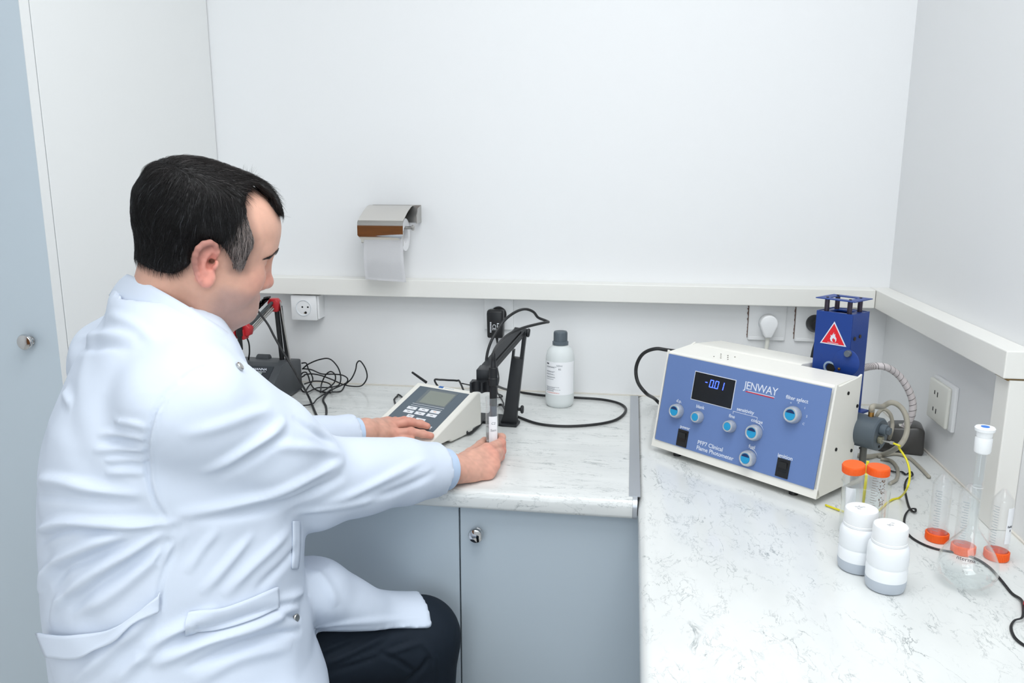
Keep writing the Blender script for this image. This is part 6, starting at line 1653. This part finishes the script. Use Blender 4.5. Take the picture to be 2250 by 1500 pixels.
fd.F = np.maximum(np.maximum(fd.F, pl1), pl2).astype(np.float32)
o0 = np.round((fd.lo-cf.lo)/cf.h).astype(int)
sub = fd.F
bx = tuple(slice(o0[k], o0[k]+sub.shape[k]) for k in range(3))
sh = cf.F[bx].shape
cf.F[bx] = np.minimum(cf.F[bx], sub[:sh[0], :sh[1], :sh[2]])
# neck opening
nbw2 = h2w(nb_); hn = h2w(np.array([-0.022, 0, -0.012]))
cf.cone(nbw2*0.8+hn*0.2, nbw2*0.2+hn*0.8, 0.070, 0.070, 0.01, 'd')
kV, kQ = cf.mesh()
kV = laplace(kV, kQ, 6, 0.5)
kV, kQ = subdiv(kV, kQ); kV = laplace(kV, kQ, 3, 0.5)
def bvh_of(V, Q): return BVHTree.FromPolygons([Vector(v) for v in V], [tuple(int(i) for i in f) for f in Q])
cb = bvh_of(kV, kQ)
camv = Vector(CAM)
def hit(b, x, y):
    d = Vector(_ray(x, y)).normalized(); l, n, i, ds = b.ray_cast(camv, d); return (np.array(l), np.array(n)) if l is not None else None
def px_line(b, pts, per=5):
    P = catmull([(x, y, 0) for x, y in pts], per); out = []
    for p in P:
        q = hit(b, p.x, p.y)
        if q is not None: out.append(q[0])
    return out
def folds(V, Q, b, specs):
    N_ = vnormals(V, Q); D = np.zeros(len(V))
    for pts, amp, wd in specs:
        P = px_line(b, pts)
        if len(P) < 2: continue
        dd, par = line_dist(V, P)
        tp = np.clip(np.minimum(par, 1-par)*4.0, 0, 1); tp = np.where((par <= 0) | (par >= 1), 0.0, tp**0.7)
        # ridge with flatter flanks
        wd = wd*0.82; D += 1.3*amp*tp*(np.exp(-(dd/wd)**2)-0.30*np.exp(-(dd/(2.2*wd))**2))
    return V+N_*D[:, None]
SEAM = [(392, 842), (362, 868), (340, 905), (327, 950), (322, 1000), (326, 1045), (340, 1095), (368, 1146)]
FOLDS = [
 # back
 ([(82, 1168), (140, 1146), (230, 1150), (320, 1152), (400, 1146)], 0.010, 0.0085), ([(90, 1185), (150, 1165), (240, 1168), (330, 1166)], -0.006, 0.007),
 ([(76, 1052), (130, 1056), (200, 1072), (280, 1085), (320, 1080)], 0.008, 0.010), ([(80, 1085), (150, 1092), (230, 1102), (310, 1105)], -0.004, 0.010),
 ([(88, 1300), (112, 1245), (180, 1205), (265, 1172), (340, 1156)], 0.010, 0.011), ([(112, 1290), (140, 1250), (200, 1222), (280, 1190)], -0.007, 0.010),
 ([(112, 1372), (135, 1318), (205, 1262), (300, 1205), (380, 1158)], 0.010, 0.011), ([(150, 1340), (200, 1295), (290, 1235), (370, 1180)], -0.006, 0.010),
 ([(160, 1352), (240, 1310), (320, 1245), (410, 1165)], 0.006, 0.011),
 ([(215, 955), (260, 952), (318, 962)], 0.0045, 0.006), ([(205, 990), (260, 985), (320, 988)], 0.005, 0.006), ([(230, 1012), (280, 1008), (322, 1012)], 0.004, 0.005), ([(230, 1040), (280, 1036), (324, 1038)], 0.0045, 0.006),
 ([(225, 972), (270, 968), (320, 975)], -0.003, 0.005), ([(250, 925), (290, 930), (325, 940)], 0.004, 0.006),
 ([(165, 745), (205, 738), (250, 735), (300, 745)], 0.005, 0.010), ([(180, 768), (230, 760), (290, 768)], -0.004, 0.009), ([(122, 800), (135, 850), (158, 895)], 0.005, 0.010), ([(240, 690), (300, 715), (350, 760)], 0.003, 0.010),
 # armhole seam
 (SEAM, -0.0045, 0.0045), ([(p[0]+9, p[1]) for p in SEAM], 0.003, 0.004), ([(392, 842), (430, 812), (465, 800)], -0.003, 0.004),
 # sleeve
 ([(372, 1132), (470, 1118), (580, 1092), (680, 1050), (760, 1010)], 0.007, 0.011), ([(420, 1140), (560, 1122), (680, 1085), (760, 1040)], -0.006, 0.010),
 ([(440, 1040), (520, 1000), (590, 958), (628, 922)], 0.006, 0.010), ([(470, 1052), (560, 1005), (640, 950)], -0.004, 0.010), ([(395, 960), (470, 940), (550, 912), (600, 900)], 0.004, 0.012),
 ([(640, 915), (700, 955), (740, 975)], -0.005, 0.009), ([(700, 1110), (780, 1085), (870, 1040), (940, 1005)], 0.005, 0.010), ([(800, 1105), (880, 1075), (960, 1035)], -0.004, 0.010), ([(640, 1130), (760, 1110), (860, 1090)], 0.004, 0.009), ([(600, 980), (680, 985), (760, 1000)], 0.004, 0.010),
 # side and front
 ([(396, 1162), (378, 1220), (352, 1290), (346, 1390)], -0.0035, 0.0045), ([(380, 1180), (360, 1210), (345, 1240)], -0.005, 0.006),
 ([(440, 1305), (490, 1250), (560, 1170)], 0.0045, 0.010), ([(490, 1310), (560, 1240), (640, 1160)], 0.005, 0.011), ([(410, 1260), (440, 1210), (480, 1160)], 0.004, 0.009), ([(560, 1300), (620, 1240), (660, 1190)], -0.004, 0.010),
 # lap
 ([(160, 1500), (230, 1440), (300, 1380), (350, 1330)], 0.007, 0.012), ([(250, 1500), (330, 1425), (420, 1370), (480, 1335)], 0.009, 0.012), ([(300, 1440), (400, 1400), (520, 1360), (640, 1318)], -0.010, 0.010), ([(330, 1465), (440, 1415), (560, 1375), (660, 1330)], 0.010, 0.010),
 ([(400, 1470), (500, 1430), (600, 1395), (665, 1385)], -0.008, 0.008), ([(560, 1340), (620, 1320), (668, 1300)], 0.007, 0.009), ([(610, 1350), (640, 1350), (662, 1362)], -0.006, 0.007), ([(420, 1500), (520, 1450), (640, 1420)], 0.005, 0.012),
 ([(690, 1250), (720, 1285), (740, 1330)], 0.004, 0.012), ([(690, 1380), (760, 1370), (850, 1362), (930, 1356)], 0.003, 0.008)]
kV = folds(kV, kQ, cb, FOLDS)
nz = 0.0012*np.sin(kV@np.array([41., 33., 27.])+1.7*np.sin(kV@np.array([19., -23., 31.])))
kV = kV+vnormals(kV, kQ)*nz[:, None]
kV = laplace(kV, kQ, 1, 0.4)
me = make_mesh('coat', kV, kQ)
coat = link('coat', me, m_coat, person, smooth=True); tag(coat, 'creased white cotton lab coat')
cb = bvh_of(kV, kQ)
def patch(name, up, lo, m, off=0.002, th=0.0016, nu=28, nv=6, b=None, parent=None, lift=None):
    """cloth patch between two pixel polylines, laid on the surface b"""
    b = b or cb
    U_ = catmull([(x, y, 0) for x, y in up], 8); L_ = catmull([(x, y, 0) for x, y in lo], 8)
    bm = bmesh.new(); g = []
    last = None
    for i in range(nu+1):
        fu = i/nu; a = U_[min(int(fu*(len(U_)-1)), len(U_)-1)]; c = L_[min(int(fu*(len(L_)-1)), len(L_)-1)]; col = []
        for j in range(nv+1):
            p = a.lerp(c, j/nv); q = hit(b, p.x, p.y)
            if q is None or (last is not None and np.linalg.norm(q[0]-last) > 0.09):
                col.append(None); continue
            last = q[0]; o_ = off+(lift(fu, j/nv) if lift else 0)
            col.append(bm.verts.new(q[0]+q[1]*o_))
        g.append(col)
    for i in range(nu):
        for j in range(nv):
            f = (g[i][j], g[i][j+1], g[i+1][j+1], g[i+1][j])
            if all(v is not None for v in f): bm.faces.new(f)
    bmesh.ops.delete(bm, geom=[v for v in bm.verts if not v.link_faces], context='VERTS')
    bmesh.ops.smooth_vert(bm, verts=bm.verts[:], factor=0.5, use_axis_x=True, use_axis_y=True, use_axis_z=True)
    bmesh.ops.recalc_face_normals(bm, faces=bm.faces[:])
    bmesh.ops.solidify(bm, geom=bm.faces[:], thickness=th)
    me = bpy.data.meshes.new(name); bm.to_mesh(me); bm.free()
    return link(name, me, m, parent or coat, smooth=True)
patch('belt', [(101, 1380), (150, 1388), (230, 1380), (295, 1350), (358, 1290)], [(122, 1436), (190, 1440), (255, 1412), (300, 1370), (352, 1338)], m_coat, 0.006, 0.003, lift=lambda a, b: 0.006*(1-a)*(1-a))
patch('pocket', [(414, 1340), (480, 1334), (550, 1310), (608, 1284)], [(404, 1395), (480, 1388), (560, 1364), (612, 1338)], m_coat, 0.003, 0.002)
patch('placket', [(640, 1142), (640, 1200), (638, 1250)], [(660, 1142), (660, 1200), (655, 1250)], m_coat, 0.001, 0.001, nu=16, nv=3)
# stand collar
Pb = np.array(Yp(279, 602, 1.072)); Pf = np.array(Yp(506, 738, 1.100))
Lb = np.array(Yp(240, 650, 1.07)); Lf_ = np.array(Yp(530, 800, 1.105))
bm = bmesh.new(); nC = 48; top_, bot_ = [], []
cc = (Pb+Pf)/2; ca1 = (Pf-Pb)/2; lc_ = (Lb+Lf_)/2; la1 = (Lf_-Lb)/2
side = RB*0.094+np.array([0, 0, 0.010]); sideb = RB*0.124+np.array([0, 0, 0.004])
for i in range(nC+1):
    a = 2*PI*i/nC
    top_.append(cc+ca1*math.cos(a)+side*math.sin(a)+np.array([0, 0, 0.0])); bot_.append(lc_+la1*math.cos(a)+sideb*math.sin(a))
nvC = 5; rows3 = []
for j in range(nvC+1):
    f_ = j/nvC; rows3.append([bm.verts.new(top_[i]*(1-f_)+bot_[i]*f_+np.array([0, 0, 0.004*math.sin(PI*f_)])) for i in range(nC)])
for j in range(nvC):
    for i in range(nC):
        k = (i+1) % nC; bm.faces.new((rows3[j][i], rows3[j][k], rows3[j+1][k], rows3[j+1][i]))
bmesh.ops.recalc_face_normals(bm, faces=bm.faces[:]); bmesh.ops.solidify(bm, geom=bm.faces[:], thickness=0.003)
me = bpy.data.meshes.new('collar'); bm.to_mesh(me); bm.free()
link('collar', me, m_coat, coat, smooth=True)
for (px_, py_) in ((531, 806), (655, 1357)):
    q = hit(cb, px_-6, py_)
    if q is None: continue
    p, n = Vector(q[0]), Vector(q[1]); M, _ = axis_frame(p, p+n); bm = bmesh.new(); lathe(bm, [(0.0062, 0), (0.0062, 0.003), (0.005, 0.0042), (0.002, 0.0036), (0, 0.0036)], M, 20, cap=False); tag(obj('button', bm, m_steel, coat, angle=40), 'metal snap button')
# shirt cuffs and shirt collar
def cuff(W_, d_, r, l0, l1, name):
    M, _ = axis_frame(Vector(W_+d_*l0), Vector(W_+d_*l1)); L = l1-l0
    bm = bmesh.new(); lathe(bm, [(r*0.97, 0), (r, 0.0015), (r*1.04, L), (r*0.98, L), (r*0.94, 0.002), (r*0.97, 0)], M, 32, cap=False)
    return obj(name, bm, m_shirt, person, angle=60)
cuff(RW, rdir, 0.0395, 0.016, 0.060, 'shirt_cuff'); cuff(LW, ldir, 0.0285, 0.010, 0.04, 'shirt_cuff')

# trousers
tf_ = Field((-0.86, 0.76, 0.06), (-0.18, 1.44, 0.76), 0.008)
tf_.chain([HL, KL], [0.096, 0.074], 0.03); tf_.chain([KL, KL+np.array([0.0, -0.02, -0.25]), KL+np.array([-0.03, -0.05, -0.50])], [0.074, 0.062, 0.055], 0.02)
tf_.chain([HRp+[0, 0, -0.02], KR], [0.10, 0.078], 0.03); tf_.chain([KR, KR+np.array([0.0, 0.03, -0.24]), KR+np.array([-0.02, 0.05, -0.46])], [0.076, 0.062, 0.055], 0.02)
tf_.cone(HL, HRp, 0.11, 0.11, 0.05)
tV, tQ = tf_.mesh(); tV = laplace(tV, tQ, 4, 0.5); tV, tQ = subdiv(tV, tQ); tV = laplace(tV, tQ, 2, 0.5)
tb_ = bvh_of(tV, tQ)
TF_ = [([(690, 1440), (730, 1420), (780, 1400)], 0.005, 0.007), ([(700, 1465), (780, 1430), (850, 1395)], 0.006, 0.008), ([(710, 1480), (800, 1450), (900, 1410)], -0.005, 0.007), ([(720, 1475), (820, 1440), (930, 1412)], 0.005, 0.007), ([(830, 1430), (880, 1455), (915, 1480)], -0.005, 0.006), ([(920, 1400), (950, 1440), (955, 1500)], 0.004, 0.008), ([(890, 1500), (925, 1470), (945, 1440)], -0.005, 0.007)]
tV = folds(tV, tQ, tb_, TF_)
me = make_mesh('trousers', tV, tQ); trousers = link('trousers', me, m_trs, person, smooth=True); tag(trousers, 'dark navy trousers')
# shoes
m_shoe = mat('shoe_black', (22, 22, 24), rough=0.35)
for ank, az in ((KL+np.array([-0.03, -0.05, -0.50]), 0.62), (KR+np.array([-0.02, 0.05, -0.46]), -0.2)):
    dv = np.array([math.cos(az), math.sin(az), 0]); a0 = np.array([ank[0], ank[1], 0.055])
    sf = Field(a0-[0.16, 0.16, 0.06], a0+[0.3, 0.3, 0.12], 0.008)
    sf.chain([a0-dv*0.05, a0+dv*0.08, a0+dv*0.19+[0, 0, -0.012]], [0.050, 0.047, 0.040], 0.02); sf.cone(a0, a0+[0, 0, 0.05], 0.046, 0.046, 0.02)
    s_, (X, Y, Z) = sf.block(sf.lo, sf.lo+sf.h*sf.n); sf.mix(s_, (Z-0.004).astype(np.float32), 0.004, 'd')
    v_, q_ = sf.mesh(); v_ = laplace(v_, q_, 3, 0.5); link('shoe', make_mesh('shoe', v_, q_), m_shoe, person, smooth=True)

# ------------------------------------------------------------------ stool he sits on
t = thing('stool', (-0.69, 1.04, 0), 'round grey work stool under the seated man', 'stool')
bm = bmesh.new(); M = Matrix.Translation((-0.69, 1.04, 0)); lathe(bm, [(0, 0.430), (0.175, 0.430), (0.185, 0.440), (0.185, 0.460), (0.172, 0.473), (0, 0.475)], M, 40, cap=False); obj('seat', bm, mat('stool_grey', (120, 126, 128), rough=0.5), t, angle=40)
bm = bmesh.new(); cyl(bm, (-0.69, 1.04, 0.08), (-0.69, 1.04, 0.431), 0.026, n=20); obj('column', bm, m_steel, t, angle=40)
for k in range(5):
    a = 2*PI*k/5+0.3; bm = bmesh.new(); tube(bm, [(-0.69, 1.04, 0.09), (-0.69+0.12*math.cos(a), 1.04+0.12*math.sin(a), 0.075), (-0.69+0.25*math.cos(a), 1.04+0.25*math.sin(a), 0.055)], 0.018, n=10); f_ = obj('foot_spoke', bm, m_black, t, smooth=True)
    bm = bmesh.new(); c = Vector((-0.69+0.245*math.cos(a), 1.04+0.245*math.sin(a), 0.025)); tg = Vector((-math.sin(a), math.cos(a), 0)); cyl(bm, c-tg*0.018, c+tg*0.018, 0.025, n=18, bev=0.003); obj('castor', bm, m_black, f_, angle=40)
